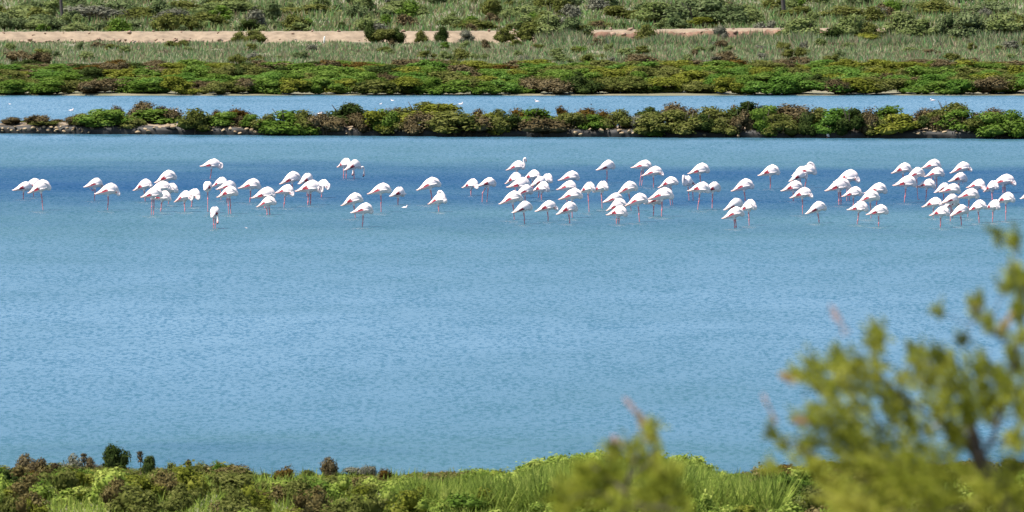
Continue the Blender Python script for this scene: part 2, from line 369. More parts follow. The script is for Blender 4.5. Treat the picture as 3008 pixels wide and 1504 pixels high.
SPIT = [(35, 62, 342, 'brown'), (65, 54, 352, 'green'), (112, 76, 336, 'brown'), (132, 76, 350, 'olive'), (170, 40, 348, 'brown'), (215, 64, 336, 'brown'), (250, 72, 333, 'olive'), (293, 112, 321, 'green'),
        (348, 92, 322, 'green'), (318, 60, 345, 'dark'), (340, 44, 310, 'brown'), (415, 90, 297, 'brown'), (460, 70, 312, 'brown'), (440, 145, 318, 'green'), (382, 70, 340, 'olive'), (500, 64, 318, 'brown'), (570, 92, 320, 'olive'), (602, 66, 340, 'dark'),
        (650, 84, 328, 'green'), (690, 84, 318, 'rust'), (640, 40, 322, 'rust'), (705, 66, 340, 'brown'), (738, 60, 335, 'green'), (790, 64, 345, 'brown'), (777, 60, 336, 'olive'), (845, 135, 326, 'green'), (882, 80, 324, 'olive'), (905, 70, 345, 'green'), (955, 72, 332, 'brown'), (960, 90, 345, 'brown'),
        (1012, 108, 305, 'dark'), (1025, 50, 302, 'brown'), (1055, 70, 332, 'brown'), (1100, 92, 325, 'yellow'), (1135, 70, 322, 'green'), (1165, 60, 315, 'brown'), (1150, 80, 345, 'olive'), (1225, 110, 300, 'olive'), (1235, 80, 328, 'brown'), (1285, 150, 304, 'yellow'), (1350, 160, 326, 'olive'), (1385, 110, 338, 'brown'), (1410, 40, 320, 'rust'),
        (1445, 90, 332, 'yellow'), (1480, 70, 322, 'olive'), (1505, 84, 335, 'dark'), (1532, 60, 318, 'rust'), (1575, 124, 319, 'green'), (1600, 120, 344, 'brown'), (1655, 44, 311, 'rust'), (1688, 84, 330, 'olive'), (1732, 84, 317, 'rust'), (1780, 40, 322, 'rust'), (1747, 94, 336, 'green'),
        (1812, 84, 322, 'olive'), (1862, 74, 338, 'grey'), (1905, 66, 314, 'dark'), (1930, 104, 330, 'olive'), (1925, 60, 350, 'green'), (2000, 92, 302, 'brown'), (2008, 114, 324, 'olive'), (2090, 96, 314, 'olive'), (2128, 74, 345, 'olive'), (2162, 30, 309, 'rust'), (2070, 80, 336, 'dark'), (2200, 104, 300, 'dark'),
        (2178, 66, 328, 'brown'), (2240, 72, 322, 'green'), (2262, 72, 310, 'green'), (2315, 114, 306, 'brown'), (2290, 80, 335, 'olive'), (2400, 76, 317, 'olive'), (2372, 60, 330, 'dark'), (2455, 132, 318, 'emerald'), (2440, 90, 338, 'emerald'), (2502, 84, 320, 'dark'), (2552, 64, 320, 'brown'), (2612, 104, 311, 'green'), (2642, 110, 334, 'yellow'),
        (2580, 70, 345, 'olive'), (2720, 74, 318, 'brown'), (2705, 60, 340, 'dark'), (2788, 94, 302, 'olive'), (2815, 110, 322, 'green'), (2765, 70, 338, 'brown'), (2826, 74, 336, 'brown'), (2902, 92, 318, 'brown'), (2935, 120, 330, 'green'), (2880, 74, 348, 'olive'), (2985, 76, 325, 'green')]
for px, wpx, top, kind in SPIT:
    xw = (px - 1504) * mpp(572); y0 = float(spit_front(xw))
    back = top < 320 or wpx < 60; stony = px < 400 or 470 < px < 540 or 575 < px < 770 or 1660 < px < 1880 or 2680 < px < 2850
    y = y0 + (rnd.uniform(2.4, 3.4) if back else (rnd.uniform(.6, .9) if stony else rnd.uniform(.1, .4)))
    ztop = at_y(px, top, y)[2]; wd = wpx * mpp(y) * 1.18
    zb_ = .38 if back or px < 250 else .26 if stony else .04
    shrub(px, y, wd, ztop - zb_, kind, '{k} shrub on the narrow spit, {n} of its colour there', 'shrubs along the narrow spit', z0=zb_)

FAR = 'shrubs of the far shore thicket'
kinds = ['green', 'emerald', 'yellow', 'olive', 'dark', 'brown', 'rust']
rows_ = [(652.0, 44, 232, [.30, .16, .16, .26, .06, .06, .0], 'front row'), (659, 44, 216, [.33, .24, .16, .19, .03, .05, .0], 'second row'),
         (671, 25, 200, [.32, .22, .18, .18, .04, .05, .01], 'third row'), (691, 25, 183, [.18, .12, .16, .18, .10, .18, .08], 'back row')]
th = []; mm_t = kinds
for y, step, top, pr, word in rows_:
    x = -90
    while x < 3100:
        kd = R.choice(kinds, p=np.array(pr) / sum(pr)); wpx = rnd.uniform(70, 128)
        if 225 < x < 330 and word == 'front row': kd = 'brown'
        if 1540 < x < 1620 and word == 'front row': kd = 'brown'
        if 2450 < x < 2750 and word == 'back row': kd = 'yellow'
        yy = y + rnd.uniform(-.1, 2.5) * (1 if word == 'front row' else 2)
        t = top + rnd.uniform(-9, 9) + (6 if x < 500 and word != 'front row' else 0)
        hgt = at_y(x, t, yy)[2] - ground_z(yy)
        if word in ('third row', 'back row'):
            sk = mm_t.index(str(kd)); xw = (x - 1504) * mpp(yy)
            for V, F, _ in shrub_pieces(rnd.randrange(12), 1300, .07, .11, 8): th.append((V * np.array([wpx * mpp(yy), wpx * mpp(yy), max(.35, hgt)]) + np.array([xw, yy, ground_z(yy)]), F, sk))
        else: shrub(x, yy, wpx * mpp(yy), max(.35, hgt), str(kd), '{k} shrub, {n} of its colour in far thicket ' + word, FAR, stem=False, nproto=3)
        x += step * rnd.uniform(.72, 1.25)
tag(link('thicket', mesh_from('thicket', th, [M[k] for k in mm_t])), 'rolling green and brown thicket behind the front shrubs of the far shore', 'thicket', kind='stuff')
for px, top, wpx, kd in [(60, 148, 110, 'brown'), (120, 152, 70, 'brown'), (90, 180, 90, 'dark'), (330, 175, 80, 'rust'), (1890, 158, 110, 'brown'), (2125, 150, 80, 'brown'), (2105, 165, 100, 'grey'), (2350, 165, 80, 'brown'), (2700, 172, 110, 'brown'), (1180, 178, 60, 'rust'), (450, 176, 70, 'brown'), (960, 180, 60, 'rust')]:
    yy = 703 + rnd.uniform(0, 4); hgt = at_y(px, top, yy)[2] - ground_z(yy)
    shrub(px, yy, wpx * mpp(yy), max(.4, hgt), kd, '{k} bush between thicket and pale reeds, {n} of its colour', 'bushes where thicket and reeds meet', stem=False)

# ------------------------------------------------------------------ reeds, earth bank, far plain
def blades(N, x0, x1, y0, y1, h, wd, seed, lean=.22, zfun=ground_z, hmod=None):
    r = np.random.default_rng(seed); y = r.uniform(y0, y1, N); x = r.uniform(x0, x1, N) * (y / ((y0 + y1) / 2))
    z = np.interp(y, GY, GZ); hh = h * r.uniform(.55, 1.15, N)
    if hmod is not None: hh *= hmod(x, y)
    B = np.stack([x, y, z - .03], -1); L = np.stack([r.normal(scale=lean, size=N), r.normal(scale=lean, size=N), np.ones(N)], -1)
    T = B + unit(L) * hh[:, None]; a = r.uniform(0, PI, N); s = np.stack([np.cos(a), np.sin(a), np.zeros(N)], -1) * (wd * r.uniform(.6, 1.4, N))[:, None] / 2
    Mi = (B + T) / 2
    V = np.stack([B - s * .5, B + s * .5, Mi + s, T, Mi - s], 1).reshape(-1, 3)
    F = np.arange(N * 5).reshape(N, 5)
    return V, F
wob = lambda x, y: .75 + .35 * np.sin(x * .7 + .3 * y) * np.sin(x * .23 - y * .11) + .15 * np.sin(x * 2.3)
Vr, Fr = blades(90000, -36, 36, 704, 758, .50, .062, 21, lean=.5, hmod=wob)
Vq, Fq2 = blades(26000, 1.5, 37, 755, 768.8, .88, .062, 23, lean=.45, hmod=wob)
Vq3, Fq3 = blades(9000, -36, 6, 756, 768.5, .34, .06, 24, lean=.5, hmod=wob)
tag(link('reed_bed', mesh_from('reed_bed', [(Vr, Fr, 0), (Vq, Fq2, 0), (Vq3, Fq3, 0)], [M['reed']])), 'pale grey-green reed bed between the thicket and the earth bank', 'reeds', kind='stuff')

def bank_top(x): return np.interp(x, [-300, -31, -4, 0, 8, 15, 300], [.97, .97, 1.02, 1.02, 1.10, 1.2, 1.2])
bx = np.concatenate([np.array([-300, -150, -80, -50]), np.arange(-40, 40.01, .22), np.array([50, 80, 150, 300])])
rowsb = []
for x in bx:
    steep = float(np.interp(x, [-4, 2], [0, 1])); t = float(bank_top(x)); yb = 770 + .5 * math.sin(x * .21)
    nz = .06 * math.sin(x * 1.7) + .06 * math.sin(x * 4.1 + 1) * math.sin(x * .9) + rnd.uniform(-.05, .05)
    pr_ = [(-.1, .1), (.0, .40), (.25 - .1 * steep, .50 + nz), (1.15 - .85 * steep, .5 + .42 * (t - .5) + nz * .6), (1.9 - 1.5 * steep, t - .10 + nz * .4), (2.2 - 1.6 * steep, t), (4.2, t + .02), (6.5, .35)]
    rowsb += [[x, yb + dy + (rnd.uniform(-.12, .12) if 0 < j < 5 else 0), z + (rnd.uniform(-.06, .06) if 0 < j < 5 else rnd.uniform(-.02, .02))] for j, (dy, z) in enumerate(pr_)]
npf = 8; I = np.arange(len(bx) * npf).reshape(len(bx), npf)
Fq = np.stack([I[:-1, :-1], I[1:, :-1], I[1:, 1:], I[:-1, 1:]], -1).reshape(len(bx) - 1, npf - 1, 4)
mi = np.zeros((len(bx) - 1, npf - 1), int); mi[(bx[:-1] > 3)[:, None] & (np.arange(npf - 1) < 4)[None, :]] = 1
bank = tag(link('earth_bank', mesh_from('earth_bank', [(np.array(rowsb), Fq.reshape(-1, 4), mi.ravel())], [M['bankearth'], M['redearth']], False)), kind='structure')
stones = [(x + rnd.uniform(-8, 8), 122 + rnd.uniform(-6, 5), rnd.uniform(10, 24)) for x in range(10, 760, 15)]
stones += [(x + rnd.uniform(-20, 20), 112 + rnd.uniform(-9, 7), rnd.uniform(8, 14)) for x in range(30, 1320, 60)]
stones += [(12, 96, 14), (132, 98, 10), (186, 96, 9), (262, 97, 12), (380, 95, 18), (450, 91, 13), (532, 93, 11), (640, 96, 12), (765, 106, 28), (918, 90, 12), (995, 92, 16), (860, 98, 14), (1185, 90, 16), (1270, 103, 24), (1100, 98, 14),
           (1436, 90, 12), (1510, 88, 14), (1510, 100, 16), (1545, 100, 18), (1738, 88, 12), (1795, 84, 14), (1850, 86, 22), (1800, 99, 22), (1832, 100, 26), (1848, 92, 20), (1925, 94, 14), (1960, 98, 14), (2010, 97, 12), (2060, 94, 14), (2075, 86, 16), (2092, 89, 14),
           (2154, 84, 14), (2160, 93, 16), (2180, 100, 16), (2200, 90, 20), (2215, 98, 14), (2232, 94, 18), (2246, 86, 16), (2250, 97, 14), (2450, 87, 18), (2545, 87, 16), (2672, 86, 16), (2740, 88, 20), (2820, 82, 14)]
for px, py, wpx in stones:
    low = py > 112
    rock(px, py, wpx, bank, REDROCKS, 769.7 + rnd.uniform(-.2, .3) if low else (771.6 if px < 1330 and py > 98 else 770.5 if py > 92 else 772.0), 'stone', .7)

# far plain vegetation beyond the bank
wob2 = lambda x, y: .8 + .4 * np.sin(x * .33 + .1 * y) * np.sin(x * .13 - y * .06)
Vr, Fr = blades(90000, -46, 46, 779, 1060, .75, .085, 22, lean=.5, hmod=wob2)
tag(link('far_reed_bed', mesh_from('far_reed_bed', [(Vr, Fr, 0)], [M['reed_far']])), 'green and straw reeds filling the plain beyond the earth bank', 'reeds', kind='stuff')
fs = []; fk = ['tamarisk', 'tamarisk_dark', 'olive', 'brown', 'grey', 'green']
for i in range(330):
    back = i > 110; y = R.uniform(779, 960) if back else R.uniform(706, 764); px = R.uniform(-80, 3090); wd = R.uniform(.5, 1.9 if back else 1.1); h = wd * R.uniform(.5, .9) if back else R.uniform(.35, .65)
    k = int(R.choice(6, p=[.32, .26, .22, .06, .08, .06] if back else [.30, .06, .30, .14, .18, .02]))
    if not back and px < 1330 and y > 752: continue
    for V, F, _ in shrub_pieces(int(R.integers(14)), 700, .085, .15, 7): fs.append((V * np.array([wd, wd, h]) + np.array([(px - 1504) * mpp(y), y, ground_z(y)]), F, k))
tag(link('plain_scrub', mesh_from('plain_scrub', fs, [M[k] for k in fk])), 'scattered low scrub among the far reeds', 'scrub', kind='stuff')
TAM = 'tamarisk bushes on the far plain'
plain = [(1700, 78, 70, 108, 'olive'), (1892, 76, 60, 106, 'olive'), (2112, 78, 50, 108, 'grey'), (700, 95, 40, 118, 'olive'), (1240, 92, 40, 116, 'olive'), (20, 40, 80, 95, 'tamarisk_dark'), (70, 20, 110, 70, 'tamarisk'), (135, 45, 80, 92, 'tamarisk_dark'), (105, 60, 60, 95, 'tamarisk'), (225, 68, 60, 95, 'tamarisk'), (265, 20, 130, 70, 'grey'), (310, 62, 70, 93, 'tamarisk_dark'), (345, 66, 60, 94, 'olive'), (385, 62, 60, 92, 'tamarisk_dark'),
         (330, 5, 110, 50, 'tamarisk_dark'), (400, 25, 120, 70, 'olive'), (480, 20, 120, 60, 'tamarisk_dark'), (540, 5, 110, 45, 'olive'), (500, 30, 90, 75, 'grey'), (625, 10, 90, 50, 'tamarisk'), (610, 40, 100, 85, 'olive'), (690, 5, 120, 50, 'tamarisk'), (745, 92, 60, 112, 'olive'), (735, 60, 70, 95, 'dark'), (160, 5, 90, 40, 'tamarisk'),
         (830, 62, 80, 88, 'tamarisk_dark'), (890, 62, 60, 90, 'dark'), (1010, 66, 40, 90, 'dark'), (1095, 70, 50, 118, 'dark'), (1130, 88, 80, 120, 'olive'), (1165, 86, 50, 118, 'dark'), (1100, 30, 90, 60, 'tamarisk_dark'), (1180, 5, 110, 50, 'tamarisk'), (1295, 82, 40, 115, 'dark'), (1365, 90, 50, 112, 'grey'), (1400, 60, 90, 90, 'olive'), (1330, 50, 70, 80, 'tamarisk'),
         (1480, 84, 60, 110, 'olive'), (1570, 70, 90, 112, 'olive'), (1620, 50, 120, 110, 'tamarisk'), (1680, 60, 90, 105, 'tamarisk_dark'), (1755, 62, 80, 88, 'olive'), (1830, 68, 60, 85, 'dark'), (1930, 12, 130, 80, 'tamarisk'), (1985, 4, 110, 78, 'tamarisk_dark'), (2050, 0, 130, 82, 'tamarisk_dark'), (2110, 10, 110, 80, 'tamarisk'), (2160, 18, 90, 84, 'tamarisk_dark'), (2060, 52, 60, 84, 'yellow'),
         (2200, 30, 80, 80, 'tamarisk'), (2370, 60, 140, 128, 'tamarisk'), (2310, 80, 70, 118, 'olive'), (2440, 84, 90, 130, 'dark'), (2500, 52, 110, 120, 'tamarisk'), (2560, 100, 110, 128, 'yellow'), (2560, 70, 80, 110, 'olive'), (2640, 42, 120, 110, 'tamarisk'), (2620, 85, 70, 118, 'dark'), (2710, 62, 110, 125, 'tamarisk'), (2775, 50, 70, 125, 'tamarisk_dark'), (2850, 42, 130, 125, 'tamarisk_dark'),
         (2895, 55, 110, 120, 'tamarisk_dark'), (2945, 48, 130, 125, 'tamarisk'), (3005, 60, 100, 122, 'olive'), (2800, 108, 50, 130, 'olive'), (2900, 8, 90, 50, 'tamarisk_dark'), (2760, 5, 110, 50, 'olive'), (2640, 8, 100, 40, 'tamarisk'), (2480, 20, 100, 60, 'olive'), (1540, 20, 100, 60, 'tamarisk'), (900, 15, 120, 55, 'olive'), (2340, 22, 90, 60, 'olive'), (1830, 20, 90, 60, 'olive')]
for px, top, wpx, base, kd in plain:
    d = on_z(px, base, .45)[1]
    if base > 97: d = min(d, 768.0)
    elif d < 779: d = 779
    hgt = at_y(px, top, d)[2] - ground_z(d)
    where = 'in front of the bank' if d < 775 else 'on the plain just behind the bank' if d < 840 else 'far back at the top edge'
    shrub(px, d, wpx * mpp(d) * (1.25 if base < 97 else 1.0), hgt * 1.08, kd, '{k} bush ' + where + ', {n} of its colour', TAM, 'bush', 'bush', stem=(d < 840))

def pole(px0, px1, base_py, wpx, label):
    p = on_z(px1, base_py, .45); y = p[1]; tilt = (px1 - px0) / base_py
    h = 8.0; x = p[0]; r0 = wpx * mpp(y) / 2 * 1.2
    P = [(x, y, ground_z(y) - .3), (x - tilt * h * .5, y, h * .5), (x - tilt * h, y, h)]
    Vt, Fq_, Ft = tube(np.array(P) - np.array([x, y, 0]), [r0 * 1.15, r0, r0 * .85], 10)
    o = link('utility_pole', mesh_from('utility_pole', [(Vt, Fq_, 0), (Vt, Ft, 0)], [M['wood']], True), None, (x, y, 0))
    tag(o, label, 'utility pole', 'poles on the far plain')
    for k, zz in enumerate((6.9, 7.5)):
        bm = bmesh.new(); bmesh.ops.create_cube(bm, size=1, matrix=Matrix.Translation((-tilt * zz, -r0 - .05, zz)) @ Matrix.Diagonal((1.3, .09, .11, 1)))
        me = bpy.data.meshes.new('crossarm'); bm.to_mesh(me); bm.free(); me.materials.append(M['wood']); link('crossarm', me, o)
pole(180, 186, 76, 7.0, 'dark leaning wooden pole at upper left, above the left stretch of earth bank')
pole(2301, 2306, 58, 9.0, 'dark wooden pole at upper right, standing among the green bushes')
p = at_y(952, 136, 767)
Vt, Fq_, Ft = tube([(0, 0, -.3), (0, 0, .3), (.03, 0, .62)], [.055, .05, .045], 8)
tag(link('marker_post', mesh_from('marker_post', [(Vt, Fq_, 0), (Vt, Ft, 0)], [M['white_paint']], True), None, (p[0], 767, p[2] - .05)), 'short white marker post at the foot of the sandy bank', 'post')

# ------------------------------------------------------------------ near shore: scrub, grass, single plants on the skyline
def skyline(px):
    return np.interp(px, [-200, 0, 200, 450, 480, 680, 740, 850, 960, 1120, 1155, 1200, 1300, 1500, 1640, 1750, 1960, 2050, 2110, 2150, 2200, 2260, 2400, 3200],
                     [1376, 1374, 1374, 1378, 1372, 1372, 1402, 1402, 1396, 1396, 1408, 1396, 1390, 1386, 1348, 1340, 1344, 1356, 1384, 1402, 1386, 1374, 1365, 1360])
pieces = []; mm = ['green', 'olive', 'dry', 'yellow', 'dark', 'grass', 'rust']
cover = [M[k] for k in mm]
rs = np.random.default_rng(5)
for i in range(560):
    y = rs.uniform(254, 281.5) if i % 2 else rs.uniform(275, 281.8); px = rs.uniform(-120, 3130)
    x = (px - 1504) * mpp(y); h = rs.uniform(.38, .75); wdt = rs.uniform(.5, 1.0)
    zmax = at_y(px, skyline(px) + (rs.uniform(-10, 12) if y > 278 else rs.uniform(-3, 24)), y)[2]
    z0 = ground_z(y); h = min(h, zmax - z0)
    if h < .08: continue
    pn = .5 + .5 * math.sin(px * .011 + y * .5) * math.cos(px * .004 - y * .8)
    if px > 1350 and px < 2180: k = rs.choice([5, 3, 0], p=[.7, .15, .15])
    elif y > 274: k = rs.choice([1, 2, 4, 0, 3, 6], p=[.36, .26, .06, .06, .23, .03])
    else: k = rs.choice([0, 3, 1, 2, 5, 4], p=[.12, .28, .24, .12, .22, .02]) if pn > .3 else rs.choice([2, 1, 3], p=[.38, .47, .15])
    for V, F, _ in shrub_pieces(1000 + i, 620, .075, .16, 6):
        V = V * np.array([wdt, wdt, h * 1.1]) + np.array([x, y, z0 - .02]); pieces.append((V, F, int(k)))
tag(link('shore_scrub', mesh_from('shore_scrub', pieces, cover)), 'low tangled green and brown scrub along the near shore', 'scrub', kind='stuff')
def grass_h(x, y):
    px = 1504 + x / (y / F_PX); z = H + (YH - skyline(px)) / F_PX * y
    return np.clip(z - np.interp(y, GY, GZ), .12, 1.1) / .9
Vg, Fg = blades(46000, -2.2, 5.6, 262, 281.5, .9, .026, 31, lean=.55, hmod=grass_h)
Vg2, Fg2 = blades(34000, -13, 13, 252, 279, .40, .026, 32, lean=.6)
tag(link('shore_grass', mesh_from('shore_grass', [(Vg, Fg, 0), (Vg2, Fg2, 0)], [M['grass']])), 'bright yellow-green grass mound on the near shore', 'grass', kind='stuff')

NEAR = [(335, 84, 1311, 'dark', 'rounded dark green bush rising above the near shore skyline'), (62, 48, 1338, 'brown', 'brown twiggy plant near the left edge of the near shore skyline'), (102, 52, 1350, 'brown', 'low brown plant just right of the leftmost twiggy plant'), (160, 44, 1362, 'brown', 'squat brown tuft between two taller brown plants at left'),
        (207, 58, 1340, 'grey', 'grey-brown feathery plant left of the rounded dark bush'), (264, 30, 1346, 'brown', 'thin brown plant touching the left side of the rounded dark bush'), (434, 54, 1342, 'dark', 'dark upright shrub right of the rounded bush, beside a thin stalk'),
        (590, 62, 1360, 'olive', 'olive mound on the shore skyline right of a thin dark stalk'), (648, 56, 1360, 'green', 'green tuft where the left skyline starts to drop'), (832, 50, 1372, 'rust', 'rusty brown plant left of the tallest brown tuft'), (905, 46, 1380, 'olive', 'olive tuft just left of the tallest brown tuft'),
        (968, 50, 1346, 'brown', 'tallest brown tuft in the middle of the near shore skyline'), (1040, 52, 1373, 'grey', 'grey-brown plant right of the tallest brown tuft'), (1086, 36, 1368, 'grey', 'slim grey plant between a wider grey plant and a rusty one'), (1120, 42, 1378, 'rust', 'rusty plant left of the lowest gap in the shore skyline'),
        (1160, 44, 1402, 'rust', 'small rusty tuft in the lowest gap of the shore skyline'), (1196, 44, 1394, 'yellow', 'ochre yellow tuft right of the lowest skyline gap'), (1256, 34, 1390, 'brown', 'slim dark brown plant left of the bright grass mound'), (1292, 56, 1408, 'brown', 'wide dark brown plant at the foot of the bright grass mound')]
for px, wpx, top, kd, lab in NEAR:
    y = rnd.uniform(275.5, 279.5); hgt = at_y(px, top, y)[2] - ground_z(y); x = (px - 1504) * mpp(y); wd = wpx * mpp(y) * (.9 if px == 968 else 1.3 if kd in ('brown', 'grey', 'rust') else 1.0)
    o = link('shore_plant', None, None, (x, y, ground_z(y) - .02))
    for_name = mesh_from('foliage', shrub_pieces(7000 + px, 1500, .075, .17 if kd != 'dark' else .1, 9, spread=.30), [M[kd]])
    link('foliage', for_name, o, scale=(wd * .95, wd * .95, hgt * 1.04)); link('stem', STEMS[0], o, scale=(wd, wd, hgt))
    tag(o, lab, 'plant', 'plants on the near shore skyline')
for px, top, lab in [(411, 1328, 'thin purple-brown stalk between the rounded bush and the dark upright shrub'), (552, 1352, 'thin dark stalk left of an olive mound on the skyline'), (245, 1334, 'thin brown stalk beside the grey-brown feathery plant'), (776, 1392, 'short dark stalk at the start of the dip in the skyline'), (1377, 1386, 'thin brown stalk against the bright grass mound')]:
    y = 278.5; x = (px - 1504) * mpp(y); hgt = at_y(px, top, y)[2] - ground_z(y); rr = np.random.default_rng(px)
    Vt, Fq_, Ft = tube([(0, 0, 0), (.01, 0, hgt * .5), (.0, 0, hgt)], [.014, .012, .007], 5)
    o = tag(link('dry_stalk', mesh_from('dry_stalk', [(Vt, Fq_, 0), (Vt, Ft, 0)], [M['stem']]), None, (x, y, ground_z(y))), lab, 'stalk', 'dry stalks on the near shore')
    C = np.stack([rr.normal(scale=.030, size=140), rr.normal(scale=.03, size=140), hgt * (.68 + .34 * rr.uniform(size=140))], -1)
    Vl, Fl = leaves(C, rr.normal(size=(140, 3)) + np.array([0, 0, 1.2]), .055, .03, rr); link('seed_head', mesh_from('seed_head', [(Vl, Fl, 0)], [M['brown']]), o)

# ------------------------------------------------------------------ foreground tamarisks, out of focus
def spray_tree(name, label, dist, base, clumps, n_per_px=3.6, seed=3, trunk=None, limbs=(), depth=.22, twig=True, mat='near_tamarisk', wisps=()):
    r = np.random.default_rng(seed); s = mpp(dist); b = at_y(*base, dist); gz = ground_z(dist)
    root = link(name, None, None, (b[0], dist, gz)); org = np.array([b[0], dist, gz])
    tag(root, label, 'tree')
    # trunk
    tp = [at_y(px, py, dist) for px, py in trunk]
    tp = np.array([np.array([tp[0][0] + .05, dist, gz - .2])] + tp)
    tr = np.linspace(.05, .018, len(tp)) if len(clumps) > 50 else np.linspace(.014, .005, len(tp))
    Vt, Fq_, Ft = tube(tp - org, tr, 8); link('trunk', mesh_from('trunk', [(Vt, Fq_, 0), (Vt, Ft, 0)], [M['bark']], True), root)
    cen = []
    for (px, py, rad) in clumps:
        c = at_y(px, py, dist) + np.array([0, r.normal(scale=depth), 0]); cen.append((c, rad * s))
    # limbs: each clump is carried by a twig from the nearest lower point of the skeleton
    skel = [p for p in tp[1:]]; tw = []
    for (pts, rad) in limbs:
        q = np.array([at_y(px, py, dist) + np.array([0, r.normal(scale=.06), 0]) for px, py in pts]); skel += [v for v in q]
        Vt, Fq_, Ft = tube(q - org, np.linspace(rad, rad * .5, len(q)), 6)
        link('limb', mesh_from('limb', [(Vt, Fq_, 0), (Vt, Ft, 0)], [M['pale_bark'] if rad > .0085 and rad < .0095 else M['bark']], True), root)
    order = sorted(cen, key=lambda t: t[0][2])
    for c, rad in order:
        S_ = np.array(skel); dd = np.linalg.norm(S_ - c, axis=1) + np.where(S_[:, 2] > c[2], .5, 0); k = int(np.argmin(dd)); a = S_[k]
        mid = (a + c) / 2 + r.normal(scale=.03, size=3)
        Vt, Fq_, Ft = tube(np.array([a, mid, c]) - org, [.0035, .0025, .0015], 5); tw += [(Vt, Fq_, 0), (Vt, Ft, 0)]
        skel += [mid, c]
    for c, rad in cen[::2]:                   # bare shoots sticking out, up and to the windward side
        d = unit(np.array([r.normal(-.45, .35), r.normal(0, .3), r.uniform(.4, 1.0)])); e = c + d * rad * r.uniform(1.2, 2.0)
        Vt, Fq_, Ft = tube(np.array([c, (c + e) / 2 + r.normal(scale=.008, size=3), e]) - org, [.0028, .002, .0010], 5); tw += [(Vt, Fq_, 0), (Vt, Ft, 0)]
    link('twig', mesh_from('twig', tw, [M['bark']]), root)['kind'] = 'stuff'
    P = []; A = []; root_pt = tp[min(3, len(tp) - 1)]
    for c, rad in cen:
        n_sub = max(6, int(rad / s / 2.5)); out_d = unit((c - root_pt) * np.array([1, .3, 1]))
        for _ in range(n_sub):                # feathery sprays, arching up and outwards
            g_ = r.normal(size=3); o_ = c + g_ * rad * np.array([.46, .75, .44]); d = unit(r.normal(size=3) * .42 + out_d * .55 + np.array([-.35, 0, .5])); L = r.uniform(.8, 2.2) * max(.045, min(rad, .115))
            bend = r.normal(scale=.25, size=3); m = int(n_per_px * 5.5); t = r.uniform(0, 1, m)[:, None]
            P.append(o_ + (d * (t - .3) + bend * t * t * .6) * L + r.normal(scale=.0055, size=(m, 3)) * (1.4 - t)); A.append(d + bend * t + r.normal(scale=.5, size=(m, 3)))
    P = np.concatenate(P); A = np.concatenate(A)
    Vl, Fl = leaves(P - org, A, .026 * dist / 45 * r.uniform(.6, 1.4, len(P)), .0080 * dist / 45 * r.uniform(.7, 1.4, len(P)), r)
    link('foliage', mesh_from('foliage', [(Vl, Fl, 0)], [M[mat]]), root)['kind'] = 'stuff'
    for (px0, py0, px1, py1, wpx, mt) in wisps:
        a, b_ = at_y(px0, py0, dist), at_y(px1, py1, dist); m = 85; t = r.uniform(0, 1, m)[:, None]
        P = a + (b_ - a) * t + r.normal(scale=wpx * s * .36, size=(m, 3)) * (1 - .6 * t)
        Vl, Fl = leaves(P - org, (b_ - a)[None] + r.normal(scale=.03, size=(m, 3)), .02, .008, r)
        link('flower_spray', mesh_from('flower_spray', [(Vl, Fl, 0)], [M[mt]]), root)
    return root
def crop8(lst): return [(2160 + a / 1.526, 660 + b / 1.526, c / 1.526) for a, b, c in lst]
C1 = crop8([(1240, 1270, 90), (1100, 1180, 80), (700, 1130, 100), (480, 1230, 70), (600, 1290, 90), (980, 960, 60), (1200, 1160, 70), (820, 990, 90), (350, 850, 50), (320, 930, 40), (1130, 800, 70), (760, 700, 45), (650, 640, 40), (550, 620, 40), (1270, 950, 50), (1050, 870, 60), (640, 480, 50), (650, 525, 42), (625, 560, 30), (470, 575, 30), (475, 620, 40), (380, 670, 75), (290, 690, 36), (480, 690, 95), (600, 710, 95), (400, 745, 70), (540, 810, 110), (440, 860, 90), (430, 960, 95), (560, 950, 110), (620, 1050, 110), (510, 1040, 90), (700, 840, 80),
            (735, 790, 60), (700, 980, 105), (790, 900, 80), (790, 1070, 120), (640, 1180, 120), (540, 1250, 110), (800, 1190, 130), (720, 1280, 120), (930, 745, 95), (1000, 810, 90), (900, 570, 45), (945, 620, 60), (870, 690, 70), (1040, 540, 28), (1000, 690, 70), (1110, 650, 70), (1090, 740, 90), (1190, 720, 85), (1255, 750, 70),
            (1285, 660, 60), (1170, 830, 60), (1280, 840, 60), (900, 1060, 95), (950, 1190, 115), (880, 1270, 110), (1020, 1280, 100), (1260, 1090, 60), (1290, 1190, 70), (1150, 1230, 60), (1240, 235, 48), (1290, 250, 60), (1190, 265, 28), (1290, 310, 50), (1190, 65, 30), (1260, 85, 36), (1115, 430, 34), (1085, 335, 18), (1085, 400, 22),
            (910, 385, 22), (1285, 430, 45), (1285, 500, 40), (1200, 490, 22), (1230, 560, 24), (820, 585, 34), (815, 620, 26), (180, 930, 30), (170, 1060, 34), (230, 1010, 26), (330, 1000, 50), (360, 1080, 60), (420, 1150, 60), (1050, 1000, 45), (970, 900, 40), (900, 830, 60), (1230, 960, 34), (1060, 1130, 60)])
